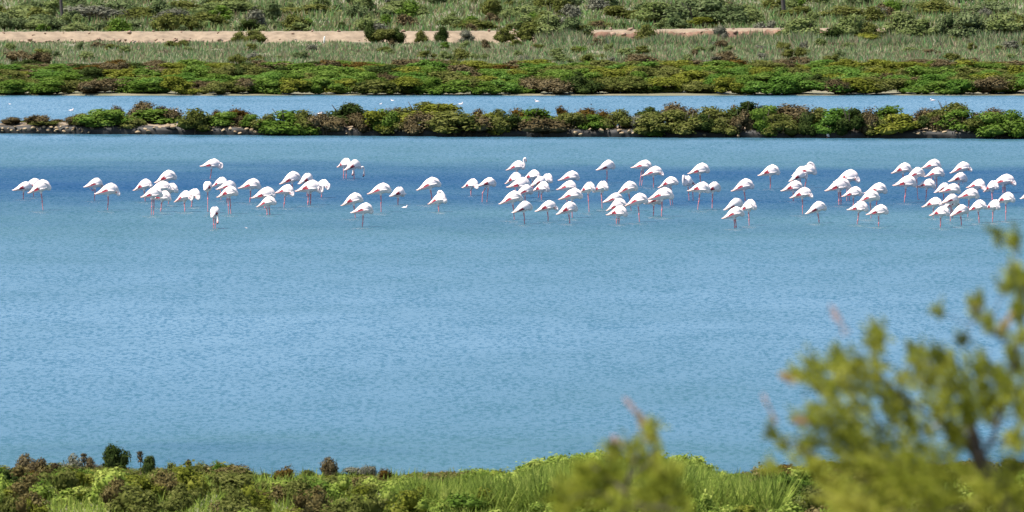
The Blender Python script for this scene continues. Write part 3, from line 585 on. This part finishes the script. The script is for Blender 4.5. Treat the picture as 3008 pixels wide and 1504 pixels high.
spray_tree('tamarisk_tree', 'blurred yellow-green tamarisk with dark trunk filling the lower right corner', 55.0, (2960, 1500), C1, seed=3,
           trunk=[(2962, 1500), (2925, 1420), (2890, 1370), (2868, 1330), (2862, 1285), (2850, 1250), (2835, 1180)],
           limbs=[([(2868, 1340), (2905, 1310), (2925, 1260), (2935, 1200), (2985, 1050), (3010, 900)], .012), ([(2850, 1262), (2810, 1265), (2770, 1250), (2740, 1258), (2700, 1275)], .009), ([(2868, 1340), (2820, 1290), (2700, 1200), (2600, 1120), (2560, 1050), (2575, 1000)], .007),
                  ([(2720, 1330), (2600, 1260), (2500, 1150), (2480, 1080)], .006), ([(2700, 1400), (2500, 1340), (2370, 1330), (2300, 1280)], .005), ([(2985, 1050), (2930, 980), (2880, 930), (2860, 890)], .005), ([(2985, 1050), (2960, 985), (2940, 960)], .004), ([(3010, 900), (3000, 820), (2960, 830)], .005), ([(2862, 1300), (2940, 1295), (3020, 1290)], .006)],
           wisps=[(2484, 975, 2436, 892, 22, 'pink_wisp'), (2380, 1235, 2335, 1232, 20, 'pink_wisp'), (2940, 970, 2975, 920, 20, 'orange_wisp'), (2868, 900, 2868, 868, 20, 'orange_wisp'), (2330, 1120, 2290, 1100, 22, 'orange_wisp'), (2280, 1240, 2240, 1160, 10, 'pink_wisp')])
def crop7(lst): return [(1500 + a / 3.188, 1100 + b / 3.188, c / 3.188) for a, b, c in lst]
C2 = crop7([(480, 1120, 120), (560, 1010, 110), (1540, 1080, 110), (1520, 1200, 130), (1640, 1240, 100), (700, 900, 90), (1500, 900, 80), (1000, 760, 120), (1130, 760, 120), (1250, 760, 110), (1380, 790, 100), (900, 860, 130), (1300, 900, 140), (760, 960, 140), (1430, 930, 110), (700, 1060, 160), (880, 1050, 150), (1080, 1080, 170), (1270, 1060, 150), (1400, 1080, 120), (640, 1200, 170), (850, 1200, 170), (1060, 1230, 170), (1250, 1230, 160), (1420, 1230, 130), (520, 1240, 120), (1300, 520, 45), (1330, 590, 55), (1310, 460, 40), (1350, 680, 70), (980, 680, 50)])
spray_tree('tamarisk_tree', 'low blurred yellow-green tamarisk in front of the bright grass mound', 58.0, (1830, 1500), C2, seed=8, n_per_px=2.4, trunk=[(1830, 1500), (1838, 1440), (1850, 1390), (1875, 1330)],
           limbs=[([(1838, 1440), (1780, 1400), (1740, 1370)], .006), ([(1850, 1400), (1910, 1360), (1920, 1300), (1905, 1250)], .005)],
           wisps=[(1895, 1250, 1872, 1210, 22, 'orange_wisp'), (1912, 1300, 1880, 1235, 26, 'orange_wisp'), (1818, 1310, 1805, 1285, 24, 'pink_wisp'), (1872, 1215, 1835, 1170, 14, 'pink_wisp')])

# ------------------------------------------------------------------ birds
def bird_mat(name, cols, rough=.7, scale=14): return surface(name, cols, scale, rough)
MF = [bird_mat('white_feather', [(.78, .62, .58), (.81, .70, .66)]), bird_mat('leg_skin', [(.52, .17, .18), (.66, .28, .28)]), bird_mat('beak_pink', [(.60, .27, .25), (.66, .32, .30)]),
      bird_mat('beak_tip', [(.02, .018, .018), (.03, .025, .025)]), bird_mat('salmon_tail', [(.74, .50, .42), (.80, .62, .54)]), bird_mat('knee_skin', [(.66, .14, .16), (.72, .20, .22)])]
MWING = [bird_mat('wing_white', [(.80, .65, .61), (.83, .73, .70)]), bird_mat('wing_crimson', [(.20, .008, .02), (.36, .022, .04)]), bird_mat('wing_black', [(.03, .008, .012), (.06, .015, .02)]), bird_mat('wing_salmon', [(.72, .40, .33), (.78, .54, .47)])]
BODY = [(-.46, 0, -.135, .016), (-.37, 0, -.10, .050), (-.25, 0, -.055, .098), (-.12, 0, .005, .150), (.01, 0, .055, .190), (.12, 0, .07, .200), (.225, 0, .035, .168), (.305, 0, -.03, .105)]
NECKS = {
 'tuck': [(.25, 0, .0, .09), (.315, -.02, -.055, .060), (.345, -.05, -.05, .045), (.335, -.09, .03, .040), (.26, -.12, .12, .040), (.15, -.12, .17, .046), (.06, -.11, .15, .028)],
 'sleep': [(.25, 0, .03, .09), (.31, -.02, .0, .055), (.34, -.03, .06, .042), (.29, -.04, .15, .042), (.20, -.05, .215, .042), (.09, -.06, .225, .045), (.01, -.06, .20, .026)],
 'droop': [(.27, 0, .03, .08), (.355, -.02, -.02, .052), (.395, -.04, -.09, .046), (.375, -.08, -.135, .046), (.32, -.12, -.09, .040), (.27, -.14, -.02, .032)],
 'curl': [(.27, 0, .05, .08), (.37, -.02, .10, .044), (.44, -.03, .06, .040), (.46, -.04, -.04, .038), (.415, -.05, -.125, .038), (.345, -.07, -.125, .038), (.315, -.09, -.05, .046), (.32, -.10, .03, .028)],
 'feed': [(.27, 0, .03, .08), (.35, 0, -.05, .048), (.40, 0, -.12, .042), (.46, 0, -.075, .040), (.525, 0, -.07, .038), (.565, 0, -.16, .038), (.565, 0, -.30, .038), (.545, 0, -.40, .046), (.50, 0, -.47, .030)],
 'headup': [(.27, 0, .05, .08), (.355, 0, .01, .050), (.385, 0, .08, .042), (.365, 0, .17, .040), (.35, 0, .26, .040), (.37, 0, .34, .040), (.425, -.01, .355, .046), (.46, -.01, .29, .030), (.46, -.01, .21, .022)],
 'preen': [(.27, 0, .05, .08), (.30, -.01, .15, .050), (.25, -.03, .25, .042), (.17, -.03, .33, .040), (.08, -.03, .345, .042), (.02, -.03, .28, .046), (.0, -.03, .20, .030)],
 'reach': [(.26, 0, .02, .08), (.34, 0, .03, .046), (.41, 0, .01, .046), (.48, 0, .0, .028), (.53, 0, -.01, .016)],
 'raise': [(.27, 0, .02, .08), (.345, 0, -.04, .055), (.42, 0, .01, .050), (.435, 0, .14, .046), (.41, 0, .25, .044), (.375, 0, .29, .048), (.34, 0, .22, .038), (.355, 0, .12, .030)]}
LEGS = {'one': [[(.0, -.02, -.06, .07), (.0, -.02, -.20, .032), (.008, -.02, -.42, .019), (.0, -.02, -.47, .027), (-.004, -.02, -.52, .019), (-.008, -.02, -1.0, .017)], [(.02, .05, -.06, .05), (.02, .05, -.165, .026)]],
        'two': [[(-.03, -.04, -.06, .06), (-.03, -.04, -.20, .030), (-.03, -.04, -.42, .018), (-.035, -.04, -.47, .026), (-.04, -.04, -.52, .018), (-.045, -.04, -1.0, .016)], [(.03, .05, -.06, .06), (.03, .05, -.20, .030), (.04, .05, -.42, .018), (.035, .05, -.47, .026), (.03, .05, -.52, .018), (.025, .05, -1.0, .016)]],
        'step': [[(.02, -.03, -.06, .06), (.02, -.03, -.20, .030), (.02, -.03, -.42, .018), (.015, -.03, -.47, .026), (.01, -.03, -.52, .018), (.0, -.03, -1.0, .016)], [(-.03, .05, -.06, .06), (-.06, .05, -.20, .028), (-.16, .05, -.38, .018), (-.185, .05, -.42, .026), (-.18, .05, -.48, .018), (-.17, .05, -1.0, .016)]],
        'kick': [[(.02, -.03, -.06, .06), (.02, -.03, -.20, .030), (.02, -.03, -.42, .018), (.015, -.03, -.47, .026), (.01, -.03, -.52, .018), (.0, -.03, -1.0, .016)], [(.0, .05, -.06, .06), (-.01, .05, -.20, .028), (-.03, .05, -.27, .022), (-.14, .05, -.20, .016), (-.26, .05, -.11, .015)]]}
def chain_cloud(chain, step=.5):
    out = []
    for a, b in zip(chain[:-1], chain[1:]):
        a, b = np.array(a), np.array(b); L = np.linalg.norm(a[:3] - b[:3]); n_ = max(1, int(L / (step * max(.012, min(a[3], b[3])))))
        for i in range(n_): out.append(a + (b - a) * i / n_)
    out.append(np.array(chain[-1])); return np.array(out)
def smooth_chain(ch, k=4):
    ch = np.array(ch); n_ = len(ch); out = []
    for i in range(n_ - 1):
        p0, p1, p2, p3 = ch[max(0, i - 1)], ch[i], ch[i + 1], ch[min(n_ - 1, i + 2)]
        for t in np.arange(k) / k:
            out.append(.5 * ((2 * p1) + (-p0 + p2) * t + (2 * p0 - 5 * p1 + 4 * p2 - p3) * t * t + (-p0 + 3 * p1 - 3 * p2 + p3) * t ** 3))
    out.append(ch[-1]); return [tuple(v) for v in out]
def skin_union(name, chains, voxel, mats, ysc_first=1.0):
    """chains of rounded cones fused into one continuous skin; each chain = (points, function giving its material index)"""
    pcs = []; cl = []; ids = []
    for k, (ch, mt) in enumerate(chains):
        P = np.array(ch); Vt, Fq_, Ft = tube(P[:, :3], P[:, 3], 12 if P[:, 3].max() > .05 else 8, ysc_first if k == 0 else 1.0)
        pcs += [(Vt, Fq_, 0), (Vt, Ft, 0)]
        for q in P[[0, -1]]:
            V, F = ICO2; pcs.append((q[:3] + V * q[3], F, 0))
        for q in P[1:-1]:
            if P[:, 3].max() <= .1 and k > 0:
                V, F = ICO1; pcs.append((q[:3] + V * q[3] * .98, F, 0))
        cc = chain_cloud(ch); cl.append(cc); ids += [(k, i / max(1, len(cc) - 1)) for i in range(len(cc))]
    me0 = mesh_from('t', pcs, []); o = bpy.data.objects.new('t', me0); COL.objects.link(o)
    bm = bmesh.new(); bm.from_mesh(me0); bmesh.ops.remove_doubles(bm, verts=bm.verts, dist=1e-5); bmesh.ops.recalc_face_normals(bm, faces=bm.faces); bm.to_mesh(me0); bm.free()
    md = o.modifiers.new('r', 'REMESH'); md.mode = 'VOXEL'; md.voxel_size = voxel; md.use_smooth_shade = True
    sm = o.modifiers.new('s', 'SMOOTH'); sm.factor = .5; sm.iterations = 3
    dg = bpy.context.evaluated_depsgraph_get(); me = bpy.data.meshes.new_from_object(o.evaluated_get(dg)); me.name = name
    bpy.data.objects.remove(o); bpy.data.meshes.remove(me0)
    n_ = len(me.polygons); c = np.zeros(n_ * 3, np.float32); me.polygons.foreach_get('center', c); c = c.reshape(-1, 3)
    Q = np.concatenate(cl); best = np.full(n_, 1e9); bi = np.zeros(n_, int)
    for i, q in enumerate(Q):
        d = np.linalg.norm(c - q[:3], axis=1) - q[3]; m_ = d < best; best[m_] = d[m_]; bi[m_] = i
    me.materials.clear()
    for m_ in mats: me.materials.append(m_)
    idx = np.array([chains[ids[b][0]][1](ids[b][1], c[j]) for j, b in enumerate(bi)], np.int32)
    me.polygons.foreach_set('material_index', idx); me.polygons.foreach_set('use_smooth', np.ones(n_, bool)); me.update()
    return me
def flamingo_mesh(pose, legs):
    ch = [(smooth_chain(BODY, 3), lambda t, c: 4 if c[0] < -.33 else 0), (smooth_chain(NECKS[pose], 4), (lambda t, c: 0) if pose in ('tuck', 'sleep') else (lambda t, c: 3 if t > .95 else 2 if t > .86 else 0))]
    for lg in LEGS[legs]:
        ch.append((lg, lambda t, c: 0 if c[2] > -.19 else 5 if -.50 < c[2] < -.44 else 1))
        if len(lg) > 3:
            e = lg[-1]
            for s_ in (-.05, 0, .05): ch.append(([(e[0], e[1], e[2], .014), (e[0] + .09, e[1] + s_, e[2] - .005, .010)], lambda t, c: 1))
    return skin_union('flamingo', ch, .0125, MF, .82)
def wing_mesh(side, var):
    """folded wing lying along the flank: white coverts above, crimson edge, black flight feathers and salmon tip below"""
    bd = np.array(smooth_chain(BODY, 4)); nu, nv = 16, 7; us = np.linspace(.30, -.50, nu); V = []; mid = []
    for layer in (.016, -.012):
        for i, x in enumerate(us):
            cz = np.interp(x, bd[:, 0], bd[:, 2]); cr = np.interp(x, bd[:, 0], bd[:, 3]); f = i / (nu - 1)
            pinch = min(1, f / .18) ** .6 if f < .18 else 1 - max(0, (f - .55) / .45) ** 1.4
            for j in range(nv):
                g_ = j / (nv - 1); ph = math.radians(72 - (72 + 13 + 8 * var) * g_) if True else 0
                ph = math.radians(25) + (ph - math.radians(25)) * (.15 + .85 * pinch)
                rr = max(cr, .03) + layer + .008 * math.sin(f * 9)
                V.append((x, side * .82 * rr * math.cos(ph) + side * .004, cz + rr * math.sin(ph)))
    F = []; m = []; o2 = nu * nv
    for i in range(nu - 1):
        for j in range(nv - 1):
            a = i * nv + j; f = (i + .5) / (nu - 1)
            k = 0
            if f > .42 and j >= nv - 2: k = 1 if var != 2 else 2
            if .44 < f < .70 and j >= nv - (4 if var == 1 else 3): k = 1
            if f > .55 and j == nv - 2 and var == 1: k = 2
            if f > .80: k = 3
            F.append([a, a + 1, a + nv + 1, a + nv]); m.append(k); F.append([o2 + a, o2 + a + nv, o2 + a + nv + 1, o2 + a + 1]); m.append(k)
    for i in range(nu - 1):
        for j in (0, nv - 1):
            a = i * nv + j; F.append([a, a + nv, o2 + a + nv, o2 + a]); m.append(0 if j == 0 else (1 if i / nu > .42 else 0))
    for j in range(nv - 1):
        for i in (0, nu - 1):
            a = i * nv + j; F.append([a, a + 1, o2 + a + 1, o2 + a]); m.append(0 if i == 0 else 3)
    return mesh_from('wing', [(V, F, np.array(m))], MWING, True)
WINGS = {(s_, v_): wing_mesh(s_, v_) for s_ in (-1, 1) for v_ in (0, 1, 2)}
PROTO = {}
CROPS = {'A': (0, 3.68), 'B': (560, 3.68), 'C': (1160, 4.293), 'D': (1660, 4.6), 'E': (2060, 4.6), 'F': (2508, 4.6)}
# crop, tail x, chest x, top y, leg x, waterline y, neck pose, legs, label
FL = [
 ('A', 145, 340, 415, 250, 605, 'sleep', 'one', 'leftmost flamingo, half hidden behind its two close neighbours'),
 ('A', 235, 445, 390, 360, 582, 'sleep', 'one', 'flamingo in the middle of the leftmost huddle of three'),
 ('A', 300, 545, 405, 435, 725, 'tuck', 'one', 'front right flamingo of the leftmost huddle of three'),
 ('A', 915, 1110, 378, 1012, 620, 'droop', 'kick', 'flamingo with one leg stretched back, left of a pair at left'),
 ('A', 1030, 1290, 435, 1175, 725, 'droop', 'one', 'front right flamingo of the lone pair at left'),
 ('A', 1440, 1645, 395, 1560, 630, 'sleep', 'one', 'leftmost flamingo of the dense cluster at left'),
 ('A', 1670, 1905, 300, 1800, 540, 'tuck', 'one', 'highest flamingo of the dense cluster at left'),
 ('A', 1590, 1845, 410, 1700, 690, 'sleep', 'one', 'flamingo just below the highest one in the left dense cluster'),
 ('A', 1730, 1920, 430, 1820, 660, 'tuck', 'one', 'right rear flamingo of the dense cluster at left'),
 ('A', 1525, 1755, 478, 1665, 775, 'tuck', 'two', 'lowest left flamingo of the dense cluster at left'),
 ('A', 1640, 1845, 515, 1750, 740, 'tuck', 'one', 'lowest right flamingo of the dense cluster at left'),
 ('A', 1885, 2070, 520, 1990, 740, 'curl', 'one', 'flamingo with ring-shaped neck, front of a pair right of the left cluster'),
 ('A', 1990, 2165, 490, 2060, 690, 'droop', 'one', 'rear flamingo behind the ring-necked bird of that left pair'),
 ('B', 65, 285, 415, 185, 755, 'tuck', 'one', 'long-legged flamingo right behind the head-down one facing away'),
 ('B', 110, 320, 165, 228, 385, 'curl', 'one', 'lone flamingo with looped neck standing far back at left'),
 ('B', 225, 395, 368, 308, 612, 'sleep', 'one', 'shaded flamingo directly below the lone far one with looped neck'),
 ('B', 285, 485, 405, 385, 645, 'sleep', 'one', 'flamingo half hidden behind a two-legged one at left of centre'),
 ('B', 285, 508, 470, 405, 765, 'tuck', 'two', 'two-legged flamingo beside and right of the head-down one'),
 ('B', 160, 345, 690, 262, 925, 'feed', 'two', 'flamingo facing away with head down, nearest of the left birds'),
 ('B', 520, 755, 385, 668, 640, 'tuck', 'one', 'solitary flamingo right of the two-legged one at left of centre'),
 ('B', 660, 915, 475, 800, 700, 'sleep', 'one', 'rear flamingo of the stacked pair at left of centre'),
 ('B', 715, 920, 575, 828, 775, 'tuck', 'two', 'front flamingo of the stacked pair at left of centre'),
 ('B', 915, 1120, 450, 1020, 695, 'droop', 'one', 'flamingo right of the stacked pair with neck bump on its chest'),
 ('B', 960, 1190, 315, 1105, 560, 'tuck', 'one', 'left rear flamingo of four below the head-down pair'),
 ('B', 1170, 1310, 330, 1240, 575, 'sleep', 'one', 'short-looking rear flamingo behind the one with hanging neck loop'),
 ('B', 1130, 1410, 400, 1320, 670, 'curl', 'two', 'flamingo with hanging neck loop and two pink legs'),
 ('B', 1330, 1490, 390, 1415, 590, 'curl', 'one', 'flamingo with second neck loop, right behind the hanging neck loop'),
 ('B', 1590, 1725, 165, 1635, 383, 'feed', 'two', 'left bird of the two far flamingos with heads down'),
 ('B', 1665, 1830, 185, 1775, 390, 'feed', 'one', 'right bird of the two far flamingos with heads down'),
 ('B', 1625, 1860, 545, 1770, 810, 'tuck', 'one', 'rear left flamingo of a front pair near picture centre left'),
 ('B', 1740, 1970, 650, 1880, 905, 'tuck', 'one', 'front flamingo of that pair, lowest bird left of centre'),
 ('B', 1915, 2165, 430, 2070, 745, 'tuck', 'one', 'tall flamingo beside the bird reaching its beak right'),
 ('B', 2160, 2300, 475, 2230, 665, 'reach', 'one', 'flamingo stretching its beak level to the right'),
 ('C', 275, 575, 432, 470, 770, 'tuck', 'one', 'long flamingo just behind the one preening its back'),
 ('C', 425, 650, 640, 550, 865, 'preen', 'one', 'flamingo with neck curled over its back, left of centre'),
 ('C', 855, 1055, 450, 965, 660, 'droop', 'one', 'left flamingo of the pair at picture centre'),
 ('C', 1050, 1265, 430, 1150, 745, 'tuck', 'step', 'stepping flamingo with bent leg at picture centre'),
 ('C', 1410, 1640, 225, 1560, 395, 'headup', 'one', 'far flamingo with head raised above its shoulders'),
 ('C', 1395, 1600, 378, 1520, 600, 'sleep', 'one', 'flamingo right below the head-raised one'),
 ('C', 1615, 1830, 340, 1740, 565, 'sleep', 'one', 'highest tucked flamingo in the cluster right of centre'),
 ('C', 1835, 1975, 385, 1900, 600, 'tuck', 'one', 'right rear flamingo of the cluster below the head-raised one'),
 ('C', 1715, 1895, 425, 1815, 685, 'sleep', 'one', 'flamingo overlapped at right by the rear one in that cluster'),
 ('C', 1420, 1705, 435, 1600, 690, 'sleep', 'one', 'long flamingo at the left middle of the cluster right of centre'),
 ('C', 1520, 1730, 530, 1650, 740, 'tuck', 'one', 'flamingo in the middle of the cluster, behind the red-winged one'),
 ('C', 1315, 1610, 610, 1503, 965, 'tuck', 'one', 'big flamingo with bright red wing patch at cluster front left'),
 ('C', 1485, 1725, 735, 1620, 1020, 'tuck', 'one', 'front flamingo with dark red patch below the big red-winged one'),
 ('C', 1740, 1945, 490, 1855, 715, 'tuck', 'one', 'lower right flamingo of the cluster right of centre'),
 ('C', 1775, 2045, 725, 1925, 985, 'droop', 'one', 'front flamingo with lowered head between two front birds'),
 ('C', 2040, 2300, 750, 2190, 1010, 'tuck', 'one', 'front flamingo right of the one with lowered head'),
 ('C', 2065, 2325, 350, 2200, 565, 'tuck', 'one', 'top flamingo of a column of four right of centre'),
 ('C', 2070, 2365, 570, 2265, 940, 'tuck', 'one', 'third flamingo down in the column of four right of centre'),
 ('C', 2050, 2290, 475, 2210, 735, 'sleep', 'one', 'second flamingo down in the column of four right of centre'),
 ('D', 200, 400, 530, 295, 930, 'tuck', 'one', 'left bird of two long-legged flamingos side by side'),
 ('D', 390, 575, 520, 457, 885, 'tuck', 'one', 'right bird of two long-legged flamingos side by side'),
 ('D', 430, 670, 235, 575, 540, 'tuck', 'one', 'far flamingo standing alone above the side-by-side pair'),
 ('D', 900, 1175, 222, 1065, 575, 'tuck', 'two', 'far two-legged flamingo overlapped by a nearer one'),
 ('D', 1040, 1325, 310, 1198, 600, 'droop', 'one', 'flamingo overlapping the far two-legged one'),
 ('D', 690, 980, 525, 860, 915, 'tuck', 'one', 'top flamingo of a heap of four, with dark belly'),
 ('D', 510, 780, 670, 660, 930, 'tuck', 'one', 'left flamingo second from top in the heap of four'),
 ('D', 560, 830, 755, 720, 1010, 'tuck', 'one', 'third flamingo down in the heap of four'),
 ('D', 570, 840, 850, 722, 1095, 'tuck', 'two', 'bottom flamingo of the heap of four'),
 ('D', 815, 1120, 685, 993, 1065, 'tuck', 'one', 'flamingo with long dark leg right of the heap of four'),
 ('D', 1080, 1290, 695, 1178, 985, 'tuck', 'one', 'shaded flamingo hidden behind a red-winged neighbour'),
 ('D', 1120, 1465, 600, 1358, 990, 'tuck', 'one', 'large red-winged flamingo in front of a shaded one'),
 ('D', 1260, 1525, 455, 1410, 840, 'tuck', 'two', 'flamingo above the large red-winged one'),
 ('D', 1750, 1600, 445, 1690, 775, 'raise', 'step', 'flamingo facing left with upright neck and spread legs'),
 ('D', 1665, 1950, 275, 1843, 535, 'tuck', 'one', 'far flamingo above right of the upright-necked one'),
 ('D', 1665, 1960, 525, 1868, 900, 'tuck', 'one', 'front left flamingo of the pair beside the upright-necked one'),
 ('D', 1880, 2090, 530, 1985, 880, 'tuck', 'two', 'right flamingo of the pair beside the upright-necked one'),
 ('E', 410, 710, 490, 600, 780, 'tuck', 'one', 'lone flamingo above the trio at right'),
 ('E', 775, 1060, 300, 950, 615, 'tuck', 'one', 'lone far flamingo left of the preening group'),
 ('E', 310, 560, 750, 460, 1015, 'sleep', 'one', 'rear left flamingo of the trio at right'),
 ('E', 285, 580, 865, 448, 1150, 'tuck', 'two', 'nearest flamingo of the trio, lowest bird at right'),
 ('E', 520, 740, 770, 628, 1110, 'tuck', 'one', 'right flamingo of the trio, below the lone one'),
 ('E', 1270, 1560, 285, 1455, 600, 'preen', 'one', 'flamingo with neck looped over its back at right'),
 ('E', 1235, 1420, 320, 1330, 580, 'sleep', 'one', 'flamingo mostly hidden behind the looped-neck one at right'),
 ('E', 1190, 1400, 370, 1310, 640, 'curl', 'two', 'flamingo with hanging neck in front of the looped-neck group'),
 ('E', 1085, 1375, 510, 1228, 780, 'tuck', 'one', 'flamingo directly below the looped-neck group'),
 ('E', 1205, 1505, 600, 1375, 960, 'droop', 'one', 'front flamingo overlapping the one below the looped-neck group'),
 ('E', 1410, 1690, 795, 1568, 1080, 'tuck', 'one', 'lone front flamingo right of the trio'),
 ('E', 1800, 2140, 365, 2000, 780, 'droop', 'two', 'rear flamingo with hanging neck in the right column'),
 ('E', 1665, 2030, 475, 1855, 835, 'tuck', 'two', 'large flamingo in front of the hanging-necked one'),
 ('E', 1910, 2175, 590, 2070, 850, 'tuck', 'one', 'flamingo at lower right of the large one in that column'),
 ('E', 1990, 2255, 785, 2155, 1095, 'tuck', 'one', 'front left flamingo below the right column'),
 ('F', 150, 450, 540, 325, 840, 'tuck', 'one', 'rear flamingo right of the right column, long pale tail'),
 ('F', 55, 350, 645, 240, 1015, 'tuck', 'one', 'flamingo overlapping the rear one with long pale tail'),
 ('F', 180, 465, 830, 343, 1125, 'tuck', 'one', 'lowest front flamingo left of the big right flock'),
 ('F', 515, 785, 272, 690, 520, 'tuck', 'one', 'top left flamingo of the big right flock'),
 ('F', 700, 955, 335, 840, 790, 'tuck', 'one', 'flamingo second from left in the top rows of the right flock'),
 ('F', 915, 1180, 220, 1080, 560, 'tuck', 'one', 'topmost flamingo of the big right flock'),
 ('F', 965, 1225, 330, 1115, 620, 'tuck', 'two', 'flamingo right under the topmost one of the right flock'),
 ('F', 540, 850, 440, 733, 800, 'tuck', 'one', 'left edge flamingo with pink leg in the right flock'),
 ('F', 850, 1105, 480, 997, 790, 'tuck', 'one', 'flamingo right of the pink-legged left edge one'),
 ('F', 1305, 1590, 258, 1480, 540, 'droop', 'one', 'far flamingo with neck hanging forward in the right flock'),
 ('F', 1290, 1530, 400, 1455, 640, 'tuck', 'two', 'flamingo below the far one whose neck hangs forward'),
 ('F', 1095, 1300, 535, 1230, 830, 'sleep', 'one', 'flamingo with streaked dark wing in the right flock'),
 ('F', 1165, 1445, 545, 1350, 870, 'tuck', 'one', 'flamingo overlapping the one with the streaked dark wing'),
 ('F', 1540, 1785, 490, 1703, 755, 'droop', 'one', 'flamingo with red wing patch left of a short rear one'),
 ('F', 1770, 1950, 515, 1855, 765, 'tuck', 'one', 'short rear flamingo next to the red-patched one'),
 ('F', 1850, 2190, 415, 2070, 670, 'droop', 'two', 'large far flamingo near the right edge with hanging neck'),
 ('F', 1400, 1695, 610, 1550, 1000, 'tuck', 'one', 'large flamingo in the centre of the right flock'),
 ('F', 935, 1195, 730, 1100, 1005, 'sleep', 'one', 'lower left flamingo of the right flock with salmon tail'),
 ('F', 1190, 1410, 685, 1282, 1055, 'tuck', 'one', 'flamingo behind the one with drooping neck, low in the right flock'),
 ('F', 1195, 1425, 738, 1325, 1010, 'droop', 'one', 'flamingo with drooping neck low in the right flock'),
 ('F', 1040, 1295, 850, 1195, 1140, 'tuck', 'one', 'lowest front flamingo of the right flock'),
 ('F', 1300, 1550, 835, 1450, 1115, 'tuck', 'one', 'second lowest flamingo of the right flock'),
 ('F', 1545, 1790, 770, 1695, 1075, 'tuck', 'one', 'left bird of the front row pair at far right'),
 ('F', 1790, 1970, 765, 1865, 1065, 'tuck', 'one', 'right bird of the front row pair at far right'),
 ('F', 1915, 2175, 670, 2060, 1035, 'tuck', 'one', 'rightmost flamingo seen whole, at the front'),
 ('F', 2255, 2520, 600, 2400, 880, 'tuck', 'one', 'flamingo cut off by the right edge, only its tail showing'),
]
TOPZ = .272
for i, (cr, xt, xc, yt, xl, yf, pose, legs, lab) in enumerate(FL):
    x0, k = CROPS[cr]; q = lambda v: x0 + v / k; r = lambda v: 420 + v / k
    P = on_z(q(xl), r(yf)); s = 1 / mpp(P[1])
    flip = xc < xt
    L = abs(xc - xt) / k / s; front = {'curl': .36, 'droop': .40, 'feed': .36, 'headup': .39, 'reach': .36, 'raise': .42}.get(pose, .375)
    ratio = L / (.46 + front); sc = min(max(ratio, .90), 1.10); yaw = math.acos(min(1, ratio / sc)) * rnd.choice([-1, 1]) if ratio < sc else rnd.uniform(-.16, .16)
    if 'facing away' in lab: yaw = 1.35; sc = .84
    if flip: yaw += PI
    legoff = {'two': 0, 'step': -.05, 'kick': .0}.get(legs, 0)
    xm = (q(xt) + q(xc)) / 2; xbody = (xm - 1504) * mpp(P[1]) + .5 * (.46 - front) * sc * math.cos(yaw)
    ztop = (r(yf) - r(yt)) / s
    zb = ztop - TOPZ * sc                       # body centre
    if (pose, legs) not in PROTO: PROTO[pose, legs] = flamingo_mesh(pose, legs)
    o = link('flamingo', PROTO[pose, legs], None, (xbody, P[1], zb), (rnd.uniform(-.04, .04), rnd.uniform(-.16, .12), yaw), (sc, sc * rnd.uniform(.92, 1.1), sc * rnd.uniform(.94, 1.08)))
    tag(o, lab, 'flamingo', 'flamingos standing in the lagoon')
    v_ = rnd.choice([0, 0, 1, 1, 2])
    for s_ in (-1, 1): link('wing', WINGS[s_, v_], o)

# gulls: small white birds on the water
def gull_mesh(stand=False):
    ch = [([(-.20, 0, .06, .012), (-.12, 0, .05, .04), (-.02, 0, .05, .068), (.07, 0, .05, .06), (.11, 0, .06, .04)], lambda t, c: 1 if c[0] < -.12 else 0),
          ([(.09, 0, .07, .04), (.12, 0, .12, .030), (.13, 0, .155, .038)], lambda t, c: 0), ([(.15, 0, .155, .014), (.205, 0, .145, .006)], lambda t, c: 2)]
    if stand:
        for s_ in (-.025, .025): ch.append(([(.0, s_, .0, .012), (.0, s_, -.10, .009)], lambda t, c: 2))
    return skin_union('gull', ch, .008, [MF[0], bird_mat('gull_grey', [(.35, .36, .38), (.45, .46, .48)]), MF[2]])
GM = gull_mesh(); GL = 'small white gulls on the water'
for px, py, sc, lab in [(1189, 611, .75, 'small white gull floating below the flamingo that reaches right'), (724, 670, .35, 'tiny white gull floating low, right of the head-down flamingo'), (29, 306, .45, 'tiny white gull at the left end of the far channel'), (209, 326, .9, 'white gull on the channel above the left end of the spit'),
                        (515, 327, .75, 'white gull behind the tall brown shrubs of the spit'), (939, 335, .8, 'white gull half hidden behind shrubs on the spit'), (1118, 306, .5, 'faint white gull on the channel, left of another near the middle'), (1153, 296, .6, 'white gull near the far side of the channel'), (1353, 307, .85, 'white gull alone in mid channel, right of the middle'),
                        (1578, 299, .8, 'white gull in the channel, above the rusty shrub tips'), (2740, 296, .9, 'white gull at the right end of the channel')]:
    P = on_z(px, py); o = link('gull', GM, None, (P[0], P[1], -.02), (0, 0, rnd.choice([0, PI]) + rnd.uniform(-.4, .4)), (sc * .85,) * 3); tag(o, lab, 'gull', GL)
xw = (2432 - 1504) * mpp(569.5); yq = float(spit_front(xw)) - .25
GM2 = gull_mesh(True)
o = link('gull', GM2, None, (xw, yq, .10), (0, -.5, PI * .62), (.95, .95, 1.0)); tag(o, 'cream white bird standing at the water edge of the spit at right', 'gull')

finish_labels()
